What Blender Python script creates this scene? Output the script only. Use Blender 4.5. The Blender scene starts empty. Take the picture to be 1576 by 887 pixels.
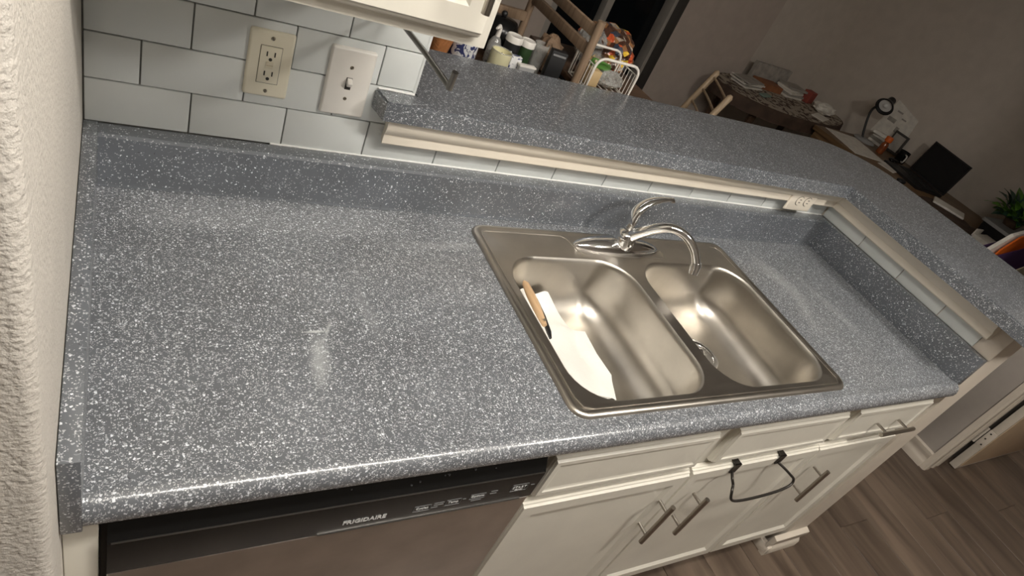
import bpy, bmesh, math, random
from mathutils import Vector, Matrix
random.seed(7)
S = bpy.context.scene
COL = S.collection
H = 0.914            # worktop height; all coordinates below are measured from the worktop, floor at -H

# ------------------------------------------------------------------ camera
cam_d = bpy.data.cameras.new('camera'); cam = bpy.data.objects.new('camera', cam_d); COL.objects.link(cam)
RM = [[0.8483299472035563, -0.3802711276477724, 0.36841575720251585], [0.01625713465593656, -0.6767867117508914, -0.7359996279687882], [0.5292182973503374, 0.6303599101108093, -0.5679563165197674]]
CP = [0.04592992962347554, -0.4805036221178343, 0.7680325276777124]
cam.matrix_world = Matrix(((RM[0][0], -RM[1][0], -RM[2][0], CP[0]), (RM[0][1], -RM[1][1], -RM[2][1], CP[1]),
                           (RM[0][2], -RM[1][2], -RM[2][2], CP[2] + H), (0, 0, 0, 1)))
cam_d.sensor_width = 36.0; cam_d.lens = 36.0 * 988.22 / 1576.0; cam_d.clip_start = 0.01
S.camera = cam

# ------------------------------------------------------------------ world, exposure, ceiling lamp settings
W = bpy.data.worlds.new('night'); S.world = W; W.use_nodes = True
W.node_tree.nodes['Background'].inputs[0].default_value = (0.55, 0.62, 0.75, 1)
W.node_tree.nodes['Background'].inputs[1].default_value = 0.02
S.view_settings.view_transform = 'Standard'; S.view_settings.look = 'None'
S.view_settings.gamma = 1; S.view_settings.use_curve_mapping = False
S.view_settings.exposure = 0.35
KITCHEN_LAMP = ((0.70, -0.47), (1.15, 0.15), 38.0)     # xy, size of the fluorescent diffuser, emission
HALL_LAMP = ((1.92, -0.88), 0.14, 95.0)       # xy, radius, emission
LAMP_COL = (1.0, 0.945, 0.865, 1)

# ------------------------------------------------------------------ materials
MATS = {}
def N(nt, t, **kw):
    n = nt.nodes.new(t)
    for k, v in kw.items():
        if hasattr(n, k): setattr(n, k, v)
        else: n.inputs[k].default_value = v
    return n
def new_mat(name):
    m = bpy.data.materials.new(name); m.use_nodes = True
    nt = m.node_tree; b = nt.nodes['Principled BSDF']
    MATS[name] = m
    return m, nt, b
def ramp(nt, fac, stops):
    r = nt.nodes.new('ShaderNodeValToRGB'); e = r.color_ramp.elements
    while len(e) < len(stops): e.new(0.5)
    for i, (p, c) in enumerate(stops):
        e[i].position = p; e[i].color = c if len(c) == 4 else (*c, 1)
    nt.links.new(fac, r.inputs[0]); return r.outputs[0]
def mix(nt, fac, a, b):
    m = nt.nodes.new('ShaderNodeMix'); m.data_type = 'RGBA'
    for k, v in ((0, fac), (6, a), (7, b)):
        if hasattr(v, 'links'): nt.links.new(v, m.inputs[k])
        else: m.inputs[k].default_value = v if not isinstance(v, tuple) else (*v[:3], 1)
    return m.outputs[2]
def math_(nt, op, a, b=0.0, clamp=False):
    m = nt.nodes.new('ShaderNodeMath'); m.operation = op; m.use_clamp = clamp
    for k, v in ((0, a), (1, b)):
        if hasattr(v, 'links'): nt.links.new(v, m.inputs[k])
        else: m.inputs[k].default_value = v
    return m.outputs[0]
def plain(name, col, rough=0.5, metal=0.0, var=0.06, scale=14, bump=0.0, bscale=120, coat=0.0, spec=0.5, trans=0.0, emit=0, alpha=1.0, sheen=0):
    m, nt, b = new_mat(name)
    geo = N(nt, 'ShaderNodeNewGeometry')
    nz = N(nt, 'ShaderNodeTexNoise'); nz.inputs['Scale'].default_value = scale; nz.inputs['Detail'].default_value = 4
    nt.links.new(geo.outputs['Position'], nz.inputs['Vector'])
    lo = tuple(max(0, c * (1 - var)) for c in col); hi = tuple(min(1, c * (1 + var)) for c in col)
    c = ramp(nt, nz.outputs['Fac'], [(0.3, lo), (0.7, hi)])
    nt.links.new(c, b.inputs['Base Color'])
    b.inputs['Roughness'].default_value = rough; b.inputs['Metallic'].default_value = metal
    b.inputs['Coat Weight'].default_value = coat; b.inputs['Coat Roughness'].default_value = 0.15
    b.inputs['Specular IOR Level'].default_value = spec
    b.inputs['Transmission Weight'].default_value = trans
    b.inputs['Alpha'].default_value = alpha
    if bump:
        n2 = N(nt, 'ShaderNodeTexNoise'); n2.inputs['Scale'].default_value = bscale; n2.inputs['Detail'].default_value = 3
        nt.links.new(geo.outputs['Position'], n2.inputs['Vector'])
        bp = N(nt, 'ShaderNodeBump'); bp.inputs['Strength'].default_value = 1.0; bp.inputs['Distance'].default_value = bump
        nt.links.new(n2.outputs['Fac'], bp.inputs['Height']); nt.links.new(bp.outputs[0], b.inputs['Normal'])
    if emit:
        b.inputs['Emission Color'].default_value = (*col, 1); b.inputs['Emission Strength'].default_value = emit
    return m

def laminate(name, base, density=1.0):
    m, nt, b = new_mat(name)
    geo = N(nt, 'ShaderNodeNewGeometry'); pos = geo.outputs['Position']
    # cloudy base
    cl = N(nt, 'ShaderNodeTexNoise'); cl.inputs['Scale'].default_value = 9; cl.inputs['Detail'].default_value = 6
    nt.links.new(pos, cl.inputs['Vector'])
    col = ramp(nt, cl.outputs['Fac'], [(0.3, tuple(c * 0.86 for c in base)), (0.72, tuple(c * 1.14 for c in base))])
    # distorted coordinates so the flakes are ragged
    dn = N(nt, 'ShaderNodeTexNoise'); dn.inputs['Scale'].default_value = 260; dn.inputs['Detail'].default_value = 1
    nt.links.new(pos, dn.inputs['Vector'])
    vm = N(nt, 'ShaderNodeVectorMath', operation='MULTIPLY_ADD')
    nt.links.new(dn.outputs['Color'], vm.inputs[0]); vm.inputs[1].default_value = (0.005,) * 3; nt.links.new(pos, vm.inputs[2])
    def dots(scale, thr, keep):
        v = N(nt, 'ShaderNodeTexVoronoi'); v.inputs['Scale'].default_value = scale
        nt.links.new(vm.outputs[0], v.inputs['Vector'])
        sep = N(nt, 'ShaderNodeSeparateColor'); nt.links.new(v.outputs['Color'], sep.inputs[0])
        a = math_(nt, 'LESS_THAN', v.outputs['Distance'], thr)
        k = math_(nt, 'LESS_THAN', sep.outputs[0], keep)
        return math_(nt, 'MULTIPLY', a, k), sep.outputs[1]
    d1, r1 = dots(240, 0.38, 0.28 * density)
    d2, r2 = dots(400, 0.42, 0.44 * density)
    # short worm-like strokes
    w = N(nt, 'ShaderNodeTexNoise'); w.inputs['Scale'].default_value = 190; w.inputs['Detail'].default_value = 0
    nt.links.new(pos, w.inputs['Vector'])
    wa = math_(nt, 'LESS_THAN', math_(nt, 'ABSOLUTE', math_(nt, 'SUBTRACT', w.outputs['Fac'], 0.5)), 0.030)
    w2 = N(nt, 'ShaderNodeTexNoise'); w2.inputs['Scale'].default_value = 95; w2.inputs['Detail'].default_value = 1
    nt.links.new(pos, w2.inputs['Vector'])
    wb = math_(nt, 'MULTIPLY', wa, math_(nt, 'GREATER_THAN', w2.outputs['Fac'], 0.66 - 0.11 * density))
    # pale grey fleck veil
    col = mix(nt, math_(nt, 'MULTIPLY', wb, 0.45), col, (0.50, 0.53, 0.56))
    col = mix(nt, math_(nt, 'MULTIPLY', d2, math_(nt, 'MULTIPLY_ADD', r2, 0.5)), col, (0.56, 0.58, 0.60))
    col = mix(nt, math_(nt, 'MULTIPLY', d1, math_(nt, 'ADD', math_(nt, 'MULTIPLY', r1, 0.75), 0.25, True)), col, (0.82, 0.86, 0.91))
    # a few dark chips
    d3, r3 = dots(130, 0.22, 0.12)
    col = mix(nt, math_(nt, 'MULTIPLY', d3, 0.5), col, (0.03, 0.032, 0.036))
    # dried rubbed smears and a scuffed wedge on the worktop
    def blob(cx, cy, sx, sy, rot, soft=0.4):
        mp = N(nt, 'ShaderNodeMapping'); mp.vector_type = 'TEXTURE'
        mp.inputs['Location'].default_value = (cx, cy, H); mp.inputs['Rotation'].default_value = (0, 0, rot); mp.inputs['Scale'].default_value = (sx, sy, 0.05)
        nt.links.new(pos, mp.inputs['Vector'])
        ln = N(nt, 'ShaderNodeVectorMath', operation='LENGTH'); nt.links.new(mp.outputs[0], ln.inputs[0])
        s = nt.nodes.new('ShaderNodeMapRange'); s.inputs['From Min'].default_value = 1.0; s.inputs['From Max'].default_value = 1 - soft
        nt.links.new(ln.outputs['Value'], s.inputs['Value']); return s.outputs[0]
    sm = N(nt, 'ShaderNodeTexNoise'); sm.inputs['Scale'].default_value = 38; sm.inputs['Detail'].default_value = 5
    nt.links.new(pos, sm.inputs['Vector'])
    smk = math_(nt, 'MULTIPLY_ADD', sm.outputs['Fac'], 1.2)
    for (cx, cy, sx, sy, rot, amt) in ((0.326, 0.195, 0.020, 0.070, -0.15, 0.42), (0.330, 0.256, 0.024, 0.0035, 0.05, 0.9), (0.352, 0.262, 0.004, 0.03, -0.4, 0.45), (1.72, 0.43, 0.05, 0.13, 0.2, 0.30), (1.70, 0.30, 0.03, 0.12, -0.4, 0.18),
                                       (0.62, 0.50, 0.18, 0.018, 0.05, 0.16), (0.43, 0.30, 0.02, 0.10, 0.1, 0.14), (1.84, 0.30, 0.03, 0.20, 0.1, 0.16)):
        f = math_(nt, 'MULTIPLY', math_(nt, 'MULTIPLY', blob(cx, cy, sx, sy, rot, 0.8), smk), amt, True)
        col = mix(nt, f, col, (0.52, 0.54, 0.55))
    nt.links.new(col, b.inputs['Base Color'])
    b.inputs['Roughness'].default_value = 0.42
    b.inputs['Coat Weight'].default_value = 0.9; b.inputs['Coat Roughness'].default_value = 0.16
    n2 = N(nt, 'ShaderNodeTexNoise'); n2.inputs['Scale'].default_value = 240; n2.inputs['Detail'].default_value = 2
    nt.links.new(pos, n2.inputs['Vector'])
    bp = N(nt, 'ShaderNodeBump'); bp.inputs['Distance'].default_value = 0.0005; bp.inputs['Strength'].default_value = 0.45
    hsum = math_(nt, 'ADD', n2.outputs['Fac'], d1)
    nt.links.new(hsum, bp.inputs['Height']); nt.links.new(bp.outputs[0], b.inputs['Normal'])
    nt.links.new(bp.outputs[0], b.inputs['Coat Normal'])
    return m

def wood(name, c0, c1, rough=0.45, axis=1, scale=7.0, rand=False, stretch=14):
    m, nt, b = new_mat(name)
    geo = N(nt, 'ShaderNodeNewGeometry'); mp = N(nt, 'ShaderNodeMapping')
    sc = [stretch, stretch, stretch]; sc[axis] = 1.0
    mp.inputs['Scale'].default_value = sc
    nt.links.new(geo.outputs['Position'], mp.inputs['Vector'])
    vec = mp.outputs[0]
    oi = N(nt, 'ShaderNodeObjectInfo')
    if rand:
        va = N(nt, 'ShaderNodeVectorMath', operation='ADD'); nt.links.new(vec, va.inputs[0])
        cx = N(nt, 'ShaderNodeCombineXYZ'); rr = math_(nt, 'MULTIPLY', oi.outputs['Random'], 60)
        nt.links.new(rr, cx.inputs[0]); nt.links.new(rr, cx.inputs[1]); nt.links.new(cx.outputs[0], va.inputs[1]); vec = va.outputs[0]
    nz = N(nt, 'ShaderNodeTexNoise'); nz.inputs['Scale'].default_value = scale / 4; nz.inputs['Detail'].default_value = 6; nz.inputs['Distortion'].default_value = 0.8
    nt.links.new(vec, nz.inputs['Vector'])
    col = ramp(nt, nz.outputs['Fac'], [(0.32, c0), (0.68, c1)])
    if rand:
        k = math_(nt, 'ADD', math_(nt, 'MULTIPLY', oi.outputs['Random'], 0.35), 0.0)
        col = mix(nt, k, col, tuple(c * 0.62 for c in c0))
    nt.links.new(col, b.inputs['Base Color']); b.inputs['Roughness'].default_value = rough
    return m

def steel(name, col, rough, axis=0, stretch=60, relief=0.25):
    m, nt, b = new_mat(name)
    geo = N(nt, 'ShaderNodeNewGeometry'); mp = N(nt, 'ShaderNodeMapping')
    sc = [stretch] * 3; sc[axis] = 1.5; mp.inputs['Scale'].default_value = sc
    nt.links.new(geo.outputs['Position'], mp.inputs['Vector'])
    nz = N(nt, 'ShaderNodeTexNoise'); nz.inputs['Scale'].default_value = 5; nz.inputs['Detail'].default_value = 3
    nt.links.new(mp.outputs[0], nz.inputs['Vector'])
    n3 = N(nt, 'ShaderNodeTexNoise'); n3.inputs['Scale'].default_value = 11; n3.inputs['Detail'].default_value = 5
    nt.links.new(geo.outputs['Position'], n3.inputs['Vector'])
    c = ramp(nt, n3.outputs['Fac'], [(0.3, tuple(x * 0.82 for x in col)), (0.7, col)])
    nt.links.new(c, b.inputs['Base Color']); b.inputs['Metallic'].default_value = 1
    r = N(nt, 'ShaderNodeMapRange'); r.inputs['To Min'].default_value = rough * 0.8; r.inputs['To Max'].default_value = rough * 1.25
    nt.links.new(nz.outputs['Fac'], r.inputs['Value']); nt.links.new(r.outputs[0], b.inputs['Roughness'])
    bp = N(nt, 'ShaderNodeBump'); bp.inputs['Distance'].default_value = 0.0002; bp.inputs['Strength'].default_value = relief
    nt.links.new(nz.outputs['Fac'], bp.inputs['Height']); nt.links.new(bp.outputs[0], b.inputs['Normal'])
    return m

laminate('laminate', (0.124, 0.133, 0.147), 1.12)
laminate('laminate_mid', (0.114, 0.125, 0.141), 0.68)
laminate('laminate_sparse', (0.110, 0.121, 0.137), 0.30)   # fewer flakes and a slightly darker base, for the splashes
plain('wall_paint', (0.60, 0.565, 0.515), 0.75, var=0.03, bump=0.0024, bscale=175)
plain('wall_plain', (0.30, 0.27, 0.24), 0.8, var=0.03)
plain('grey_paint', (0.64, 0.575, 0.505), 0.8, var=0.04, bump=0.001, bscale=160)
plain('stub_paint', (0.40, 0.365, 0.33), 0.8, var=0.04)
plain('umber_paint', (0.56, 0.48, 0.42), 0.85, var=0.05)
plain('ceiling_paint', (0.78, 0.76, 0.72), 0.9, var=0.02, bump=0.004, bscale=90)
plain('grout', (0.27, 0.27, 0.255), 0.9, var=0.15, scale=60)
plain('tile', (0.72, 0.75, 0.74), 0.2, var=0.035, scale=6, coat=0.3)
plain('tile_bead', (0.74, 0.77, 0.76), 0.3, var=0.03)
plain('cabinet_paint', (0.73, 0.70, 0.62), 0.38, var=0.035, scale=9, bump=0.0003, bscale=60)
plain('moulding_paint', (0.82, 0.75, 0.64), 0.42, var=0.04, scale=10)
plain('trim_paint', (0.70, 0.63, 0.54), 0.45, var=0.03)
plain('gap_dark', (0.012, 0.011, 0.010), 0.8)
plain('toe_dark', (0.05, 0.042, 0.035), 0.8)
steel('sink_steel', (0.60, 0.565, 0.51), 0.36, axis=1, stretch=12, relief=0.0)
_nt = MATS['sink_steel'].node_tree; _b = _nt.nodes['Principled BSDF']; _b.inputs['Anisotropic'].default_value = 0.75
_tv = N(_nt, 'ShaderNodeCombineXYZ'); _tv.inputs[1].default_value = 1.0; _nt.links.new(_tv.outputs[0], _b.inputs['Tangent'])
steel('deck_steel', (0.56, 0.52, 0.465), 0.33, axis=0, stretch=12, relief=0.0)
steel('door_steel', (0.66, 0.61, 0.565), 0.42, axis=0)
plain('chrome', (0.80, 0.80, 0.80), 0.07, 1.0, var=0.02)
plain('nickel', (0.40, 0.37, 0.33), 0.28, 1.0, var=0.08)
plain('rod_steel', (0.26, 0.25, 0.235), 0.32, 1.0, var=0.1)
plain('black_gloss', (0.006, 0.006, 0.006), 0.25, var=0.1, spec=0.3)
plain('black_matte', (0.014, 0.014, 0.015), 0.45, var=0.1)
plain('dark_wire', (0.05, 0.045, 0.04), 0.35, 0.6)
plain('print_white', (0.80, 0.80, 0.80), 0.5)
plain('print_grey', (0.22, 0.22, 0.22), 0.5)
plain('almond', (0.82, 0.77, 0.62), 0.32, var=0.02)
plain('almond_dark', (0.74, 0.68, 0.53), 0.32, var=0.02)
plain('plate_white', (0.86, 0.83, 0.78), 0.3, var=0.02)
plain('slot_dark', (0.03, 0.026, 0.02), 0.6)
plain('screw_metal', (0.38, 0.34, 0.27), 0.35, 0.9)
plain('caulk', (0.82, 0.82, 0.80), 0.5, bump=0.001, bscale=200)
plain('water', (0.9, 0.92, 0.95), 0.03, trans=0.9)
plain('paper_towel', (0.90, 0.88, 0.83), 0.95, var=0.02, bump=0.0012, bscale=320)
wood('pale_wood', (0.55, 0.36, 0.20), (0.72, 0.50, 0.30), 0.5, 1, 20)
wood('plank_wood', (0.085, 0.060, 0.044), (0.235, 0.175, 0.130), 0.42, 1, 5.0, rand=True, stretch=9)
wood('rack_wood', (0.19, 0.125, 0.078), (0.32, 0.225, 0.15), 0.5, 2, 20)
wood('chair_wood', (0.52, 0.38, 0.24), (0.70, 0.54, 0.37), 0.5, 2, 18)
wood('dark_wood', (0.045, 0.026, 0.016), (0.12, 0.07, 0.042), 0.35, 0, 12)
wood('desk_wood', (0.13, 0.075, 0.035), (0.27, 0.165, 0.08), 0.4, 1, 12)
plain('door_tan', (0.62, 0.47, 0.32), 0.55, var=0.03)
plain('night_glass', (0.006, 0.008, 0.010), 0.08, var=0.1, spec=0.35)
plain('frame_dark', (0.06, 0.055, 0.05), 0.5)
plain('frame_light', (0.42, 0.39, 0.35), 0.4)
plain('white_wire', (0.78, 0.74, 0.68), 0.35, var=0.02)
plain('clear_plastic', (0.85, 0.85, 0.82), 0.12, trans=0.75, bump=0.004, bscale=40)
plain('glass', (0.92, 0.94, 0.93), 0.03, trans=0.95)
plain('candle_wax', (0.66, 0.62, 0.40), 0.4)
plain('white_plastic', (0.76, 0.73, 0.68), 0.35, var=0.03)
plain('grey_plastic', (0.36, 0.36, 0.36), 0.4, var=0.05)
plain('green_jar', (0.03, 0.06, 0.025), 0.25)
plain('terracotta', (0.42, 0.17, 0.06), 0.65, var=0.2, scale=60, bump=0.002, bscale=200)
plain('brown_paper', (0.20, 0.13, 0.08), 0.75, var=0.25, scale=25, bump=0.004, bscale=50)
plain('amber_glass', (0.26, 0.07, 0.02), 0.12, var=0.3, scale=30, coat=0.5)
plain('orange', (0.72, 0.14, 0.015), 0.5, var=0.1)
plain('purple', (0.085, 0.04, 0.13), 0.55, var=0.1)
plain('cream_card', (0.74, 0.64, 0.46), 0.7)
plain('tan_card', (0.50, 0.36, 0.19), 0.7, var=0.08)
plain('paper', (0.82, 0.78, 0.71), 0.85, var=0.10, scale=30)
plain('paper_grey', (0.40, 0.37, 0.33), 0.85, var=0.2, scale=26)
plain('red_card', (0.32, 0.07, 0.05), 0.7)
plain('rust_card', (0.30, 0.12, 0.05), 0.7, var=0.2)
plain('teal_cloth', (0.22, 0.30, 0.25), 0.8)
plain('leaf', (0.13, 0.30, 0.04), 0.4, var=0.4, scale=30)
plain('leaf_dark', (0.03, 0.08, 0.05), 0.4, var=0.4, scale=30)
plain('green_pack', (0.12, 0.32, 0.06), 0.3, var=0.15)
plain('lamp_white', (0.80, 0.80, 0.78), 0.3)
plain('brown_cloth', (0.075, 0.045, 0.03), 0.8, var=0.3, scale=12, bump=0.004, bscale=30)

def patterned(name, c0, c1, scale, thr=0.5, rough=0.7, detail=2, distortion=1.5):
    m, nt, b = new_mat(name)
    geo = N(nt, 'ShaderNodeNewGeometry'); nz = N(nt, 'ShaderNodeTexNoise')
    nz.inputs['Scale'].default_value = scale; nz.inputs['Detail'].default_value = detail; nz.inputs['Distortion'].default_value = distortion
    nt.links.new(geo.outputs['Position'], nz.inputs['Vector'])
    nt.links.new(ramp(nt, nz.outputs['Fac'], [(thr - 0.02, c0), (thr + 0.02, c1)]), b.inputs['Base Color'])
    b.inputs['Roughness'].default_value = rough
    return m
patterned('floral_cloth', (0.07, 0.04, 0.028), (0.46, 0.40, 0.32), 15, 0.47)
patterned('blue_print', (0.03, 0.04, 0.14), (0.72, 0.72, 0.72), 45, 0.46)
def chip_foil():
    m, nt, b = new_mat('chip_foil')
    geo = N(nt, 'ShaderNodeNewGeometry'); v = N(nt, 'ShaderNodeTexVoronoi'); v.inputs['Scale'].default_value = 42
    nt.links.new(geo.outputs['Position'], v.inputs['Vector'])
    sp = N(nt, 'ShaderNodeSeparateColor'); nt.links.new(v.outputs['Color'], sp.inputs[0])
    c = ramp(nt, sp.outputs[0], [(0.0, (0.07, 0.03, 0.018)), (0.3, (0.26, 0.12, 0.05)), (0.52, (0.52, 0.09, 0.03)), (0.59, (0.80, 0.52, 0.05)), (0.67, (0.04, 0.05, 0.075)), (0.8, (0.36, 0.30, 0.24))])
    c.node.color_ramp.interpolation = 'CONSTANT'
    nt.links.new(c, b.inputs['Base Color']); b.inputs['Roughness'].default_value = 0.2; b.inputs['Coat Weight'].default_value = 0.8
    n2 = N(nt, 'ShaderNodeTexNoise'); n2.inputs['Scale'].default_value = 45; nt.links.new(geo.outputs['Position'], n2.inputs['Vector'])
    bp = N(nt, 'ShaderNodeBump'); bp.inputs['Distance'].default_value = 0.01; nt.links.new(n2.outputs['Fac'], bp.inputs['Height']); nt.links.new(bp.outputs[0], b.inputs['Normal'])
chip_foil()
lm, lnt, lb = new_mat('lamp_glow')
lb.inputs['Base Color'].default_value = (0.9, 0.88, 0.84, 1); lb.inputs['Emission Color'].default_value = LAMP_COL; lb.inputs['Emission Strength'].default_value = KITCHEN_LAMP[2]
lm2, lnt2, lb2 = new_mat('lamp_glow_hall')
lb2.inputs['Base Color'].default_value = (0.9, 0.88, 0.84, 1); lb2.inputs['Emission Color'].default_value = LAMP_COL; lb2.inputs['Emission Strength'].default_value = HALL_LAMP[2]

# ------------------------------------------------------------------ mesh helpers
ORG = {}
class B:
    def __init__(s): s.bm = bmesh.new()
    def _xf(s, vs, M):
        if M is not None: bmesh.ops.transform(s.bm, matrix=M, verts=vs)
        return vs
    def box(s, x0, x1, y0, y1, z0, z1, bev=0.0, seg=2, M=None):
        t = bmesh.new()
        bmesh.ops.create_cube(t, size=1, matrix=Matrix.Translation(((x0 + x1) / 2, (y0 + y1) / 2, (z0 + z1) / 2)) @ Matrix.Diagonal((abs(x1 - x0), abs(y1 - y0), abs(z1 - z0), 1)))
        if bev: bmesh.ops.bevel(t, geom=t.edges[:], offset=bev, segments=seg, affect='EDGES', profile=0.5)
        s.add(t, M); return s
    def add(s, t, M=None):
        if M is not None: bmesh.ops.transform(t, matrix=M, verts=t.verts[:])
        me = bpy.data.meshes.new('tmp'); t.to_mesh(me); t.free(); s.bm.from_mesh(me); bpy.data.meshes.remove(me); return s
    def loft(s, loops, cap0=True, cap1=True, closed=True, M=None):
        t = bmesh.new(); R = [[t.verts.new(p) for p in l] for l in loops]
        n = len(R[0])
        for a, c in zip(R, R[1:]):
            for i in range(n if closed else n - 1):
                j = (i + 1) % n
                try: t.faces.new((a[i], a[j], c[j], c[i]))
                except ValueError: pass
        if cap0: t.faces.new(list(reversed(R[0])))
        if cap1: t.faces.new(R[-1])
        bmesh.ops.recalc_face_normals(t, faces=t.faces[:])
        s.add(t, M); return s
    def prism(s, poly, ax, a0, a1, M=None):
        def P(p, a): return {'x': (a, p[0], p[1]), 'y': (p[0], a, p[1]), 'z': (p[0], p[1], a)}[ax]
        return s.loft([[P(p, a0) for p in poly], [P(p, a1) for p in poly]], M=M)
    def tube(s, pts, r, seg=10, sq=1.0, caps=True, M=None, closed=False):
        pts = [Vector(p) for p in pts]; n = len(pts); L = []; prev = None
        for i, p in enumerate(pts):
            a = pts[(i - 1) % n] if (closed or i) else pts[0]; c = pts[(i + 1) % n] if (closed or i < n - 1) else pts[-1]
            d = (c - a).normalized()
            if prev is None:
                up = Vector((0, 0, 1)) if abs(d.z) < 0.9 else Vector((1, 0, 0)); u = d.cross(up).normalized()
            else: u = (prev - d * prev.dot(d)).normalized()
            prev = u; v = d.cross(u)
            rr = r[i] if isinstance(r, (list, tuple)) else r
            L.append([p + (u * math.cos(2 * math.pi * k / seg) + v * math.sin(2 * math.pi * k / seg) * sq) * rr for k in range(seg)])
        if closed: L.append(L[0]); caps = False
        return s.loft(L, caps, caps, M=M)
    def lathe(s, prof, c=(0, 0, 0), seg=20, ex=1.0, ey=1.0, M=None):
        L = [[(c[0] + r * ex * math.cos(2 * math.pi * k / seg), c[1] + r * ey * math.sin(2 * math.pi * k / seg), c[2] + z) for k in range(seg)] for r, z in prof]
        return s.loft(L, True, True, M=M)
    def ball(s, c, r, sx=1, sy=1, sz=1, sub=2, M=None):
        t = bmesh.new(); bmesh.ops.create_icosphere(t, subdivisions=sub, radius=r, matrix=Matrix.Translation(c) @ Matrix.Diagonal((sx, sy, sz, 1)))
        return s.add(t, M)
    def grid(s, fn, nu, nv, thick=0.0, M=None):
        t = bmesh.new(); V = [[t.verts.new(fn(i / nu, j / nv)) for j in range(nv + 1)] for i in range(nu + 1)]
        F = [t.faces.new((V[i][j], V[i + 1][j], V[i + 1][j + 1], V[i][j + 1])) for i in range(nu) for j in range(nv)]
        if thick:
            bmesh.ops.recalc_face_normals(t, faces=F)
            bmesh.ops.solidify(t, geom=F, thickness=thick)
        return s.add(t, M)
    def obj(s, name, mat, parent=None, org=None, smooth=35, M=None):
        if M is not None: bmesh.ops.transform(s.bm, matrix=M, verts=s.bm.verts[:])
        me = bpy.data.meshes.new(name)
        vs = s.bm.verts
        if org is None:
            xs = [v.co.x for v in vs]; ys = [v.co.y for v in vs]; zs = [v.co.z for v in vs]
            org = Vector(((min(xs) + max(xs)) / 2, (min(ys) + max(ys)) / 2, min(zs)))
        org = Vector(org)
        bmesh.ops.translate(s.bm, vec=-org, verts=s.bm.verts[:])
        s.bm.to_mesh(me); s.bm.free()
        if smooth:
            me.polygons.foreach_set('use_smooth', [True] * len(me.polygons)); me.set_sharp_from_angle(angle=math.radians(smooth))
        me.materials.append(MATS[mat])
        return link(name, me, org, parent)
def link(name, me, org, parent=None):
    o = bpy.data.objects.new(name, me); COL.objects.link(o)
    org = Vector(org); ORG[o] = org
    if parent is None: o.location = org + Vector((0, 0, H))
    else: o.parent = parent; o.location = org - ORG[parent]
    return o
def thing(name, label, cat, loc, group=None):
    o = link(name, None, loc); o.empty_display_size = 0.05
    return tag(o, label, cat, group)
def tag(o, label, cat, group=None):
    o['label'] = label; o['category'] = cat
    if group: o['group'] = group
    return o
def struct(o, label=None):
    o['kind'] = 'structure'
    if label: o['label'] = label
    return o
def text(body, size, loc, mat, parent, name='lettering', align='LEFT', bold=0.0, flip=None, squash=1.0):
    cu = bpy.data.curves.new('t', 'FONT'); cu.body = body; cu.size = size; cu.align_x = align; cu.extrude = 0.0002; cu.offset = bold; cu.resolution_u = 2
    t = bpy.data.objects.new('t', cu); COL.objects.link(t); bpy.context.view_layer.update()
    me = bpy.data.meshes.new_from_object(t); COL.objects.unlink(t); bpy.data.objects.remove(t)
    Mx = (flip or Matrix.Rotation(math.pi / 2, 4, 'X')) @ Matrix.Diagonal((squash, 1, 1, 1))
    me.transform(Mx); me.materials.clear(); me.materials.append(MATS[mat])
    return link(name, me, loc, parent)
def rrect(x0, x1, y0, y1, r, z, n=6, ins=0.0):
    x0 += ins; x1 -= ins; y0 += ins; y1 -= ins; r = max(0.002, r - ins); P = []
    for cx, cy, a0 in ((x1 - r, y1 - r, 0), (x0 + r, y1 - r, 90), (x0 + r, y0 + r, 180), (x1 - r, y0 + r, 270)):
        for k in range(n + 1):
            a = math.radians(a0 + 90 * k / n); P.append((cx + r * math.cos(a), cy + r * math.sin(a), z))
    return P
def RZ(deg, c): return Matrix.Translation(c) @ Matrix.Rotation(math.radians(deg), 4, 'Z') @ Matrix.Translation(-Vector(c))
def smooth_path(P, k=6):
    P = [Vector(p) for p in P]; out = []
    for i in range(len(P) - 1):
        p0 = P[max(i - 1, 0)]; p1 = P[i]; p2 = P[i + 1]; p3 = P[min(i + 2, len(P) - 1)]
        for j in range(k):
            t = j / k
            out.append(0.5 * ((2 * p1) + (p2 - p0) * t + (2 * p0 - 5 * p1 + 4 * p2 - p3) * t * t + (3 * p1 - p0 - 3 * p2 + p3) * t ** 3))
    out.append(P[-1]); return out

# ------------------------------------------------------------------ the room shell
D = 0.6657; WX = 2.095; CEIL = 1.526; FL = -H; XR = 4.95; YB = 3.10
floor = struct(B().box(-1.3, 5.1, -2.7, 3.3, FL - 0.06, FL - 0.004).obj('floor', 'plank_wood'), 'brown wood-look plank floor')
pw, pl = 0.19, 1.22
plank_cache = {}
ip = 0
for i in range(18):
    x0 = 1.02 + i * pw
    y = -1.45 - (i * 0.43) % pl
    while y < 0.75:
        a, c = y, y + pl
        if 'p' not in plank_cache:
            o = B().box(x0 + 0.0012, x0 + pw - 0.0012, a + 0.0012, c - 0.0012, FL - 0.006, FL, 0.0012, 1).obj('plank', 'plank_wood', floor, org=(x0, a, FL)); plank_cache['p'] = o.data
        else: link('plank', plank_cache['p'], (x0, a, FL), floor)
        y += pl
struct(B().box(-1.3, 5.1, -2.7, 3.3, CEIL, CEIL + 0.06).obj('ceiling', 'ceiling_paint'))
r = 0.014; arc = [(-r + r * math.cos(math.radians(a)), -0.070 - r * math.sin(math.radians(a))) for a in range(0, 91, 15)]
struct(B().prism([(0, 0.80)] + arc + [(-1.2, -0.084), (-1.2, 0.80)], 'z', FL, CEIL).obj('wall_left', 'wall_paint', smooth=40), 'cream textured wall with a rounded corner left of the worktop')
struct(B().box(-1.3, -1.2, -2.7, 0.80, FL, CEIL).obj('wall_side', 'wall_plain'))
struct(B().box(-1.2, 5.1, -2.8, -2.7, FL, CEIL).obj('wall_rear', 'wall_plain'))
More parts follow.
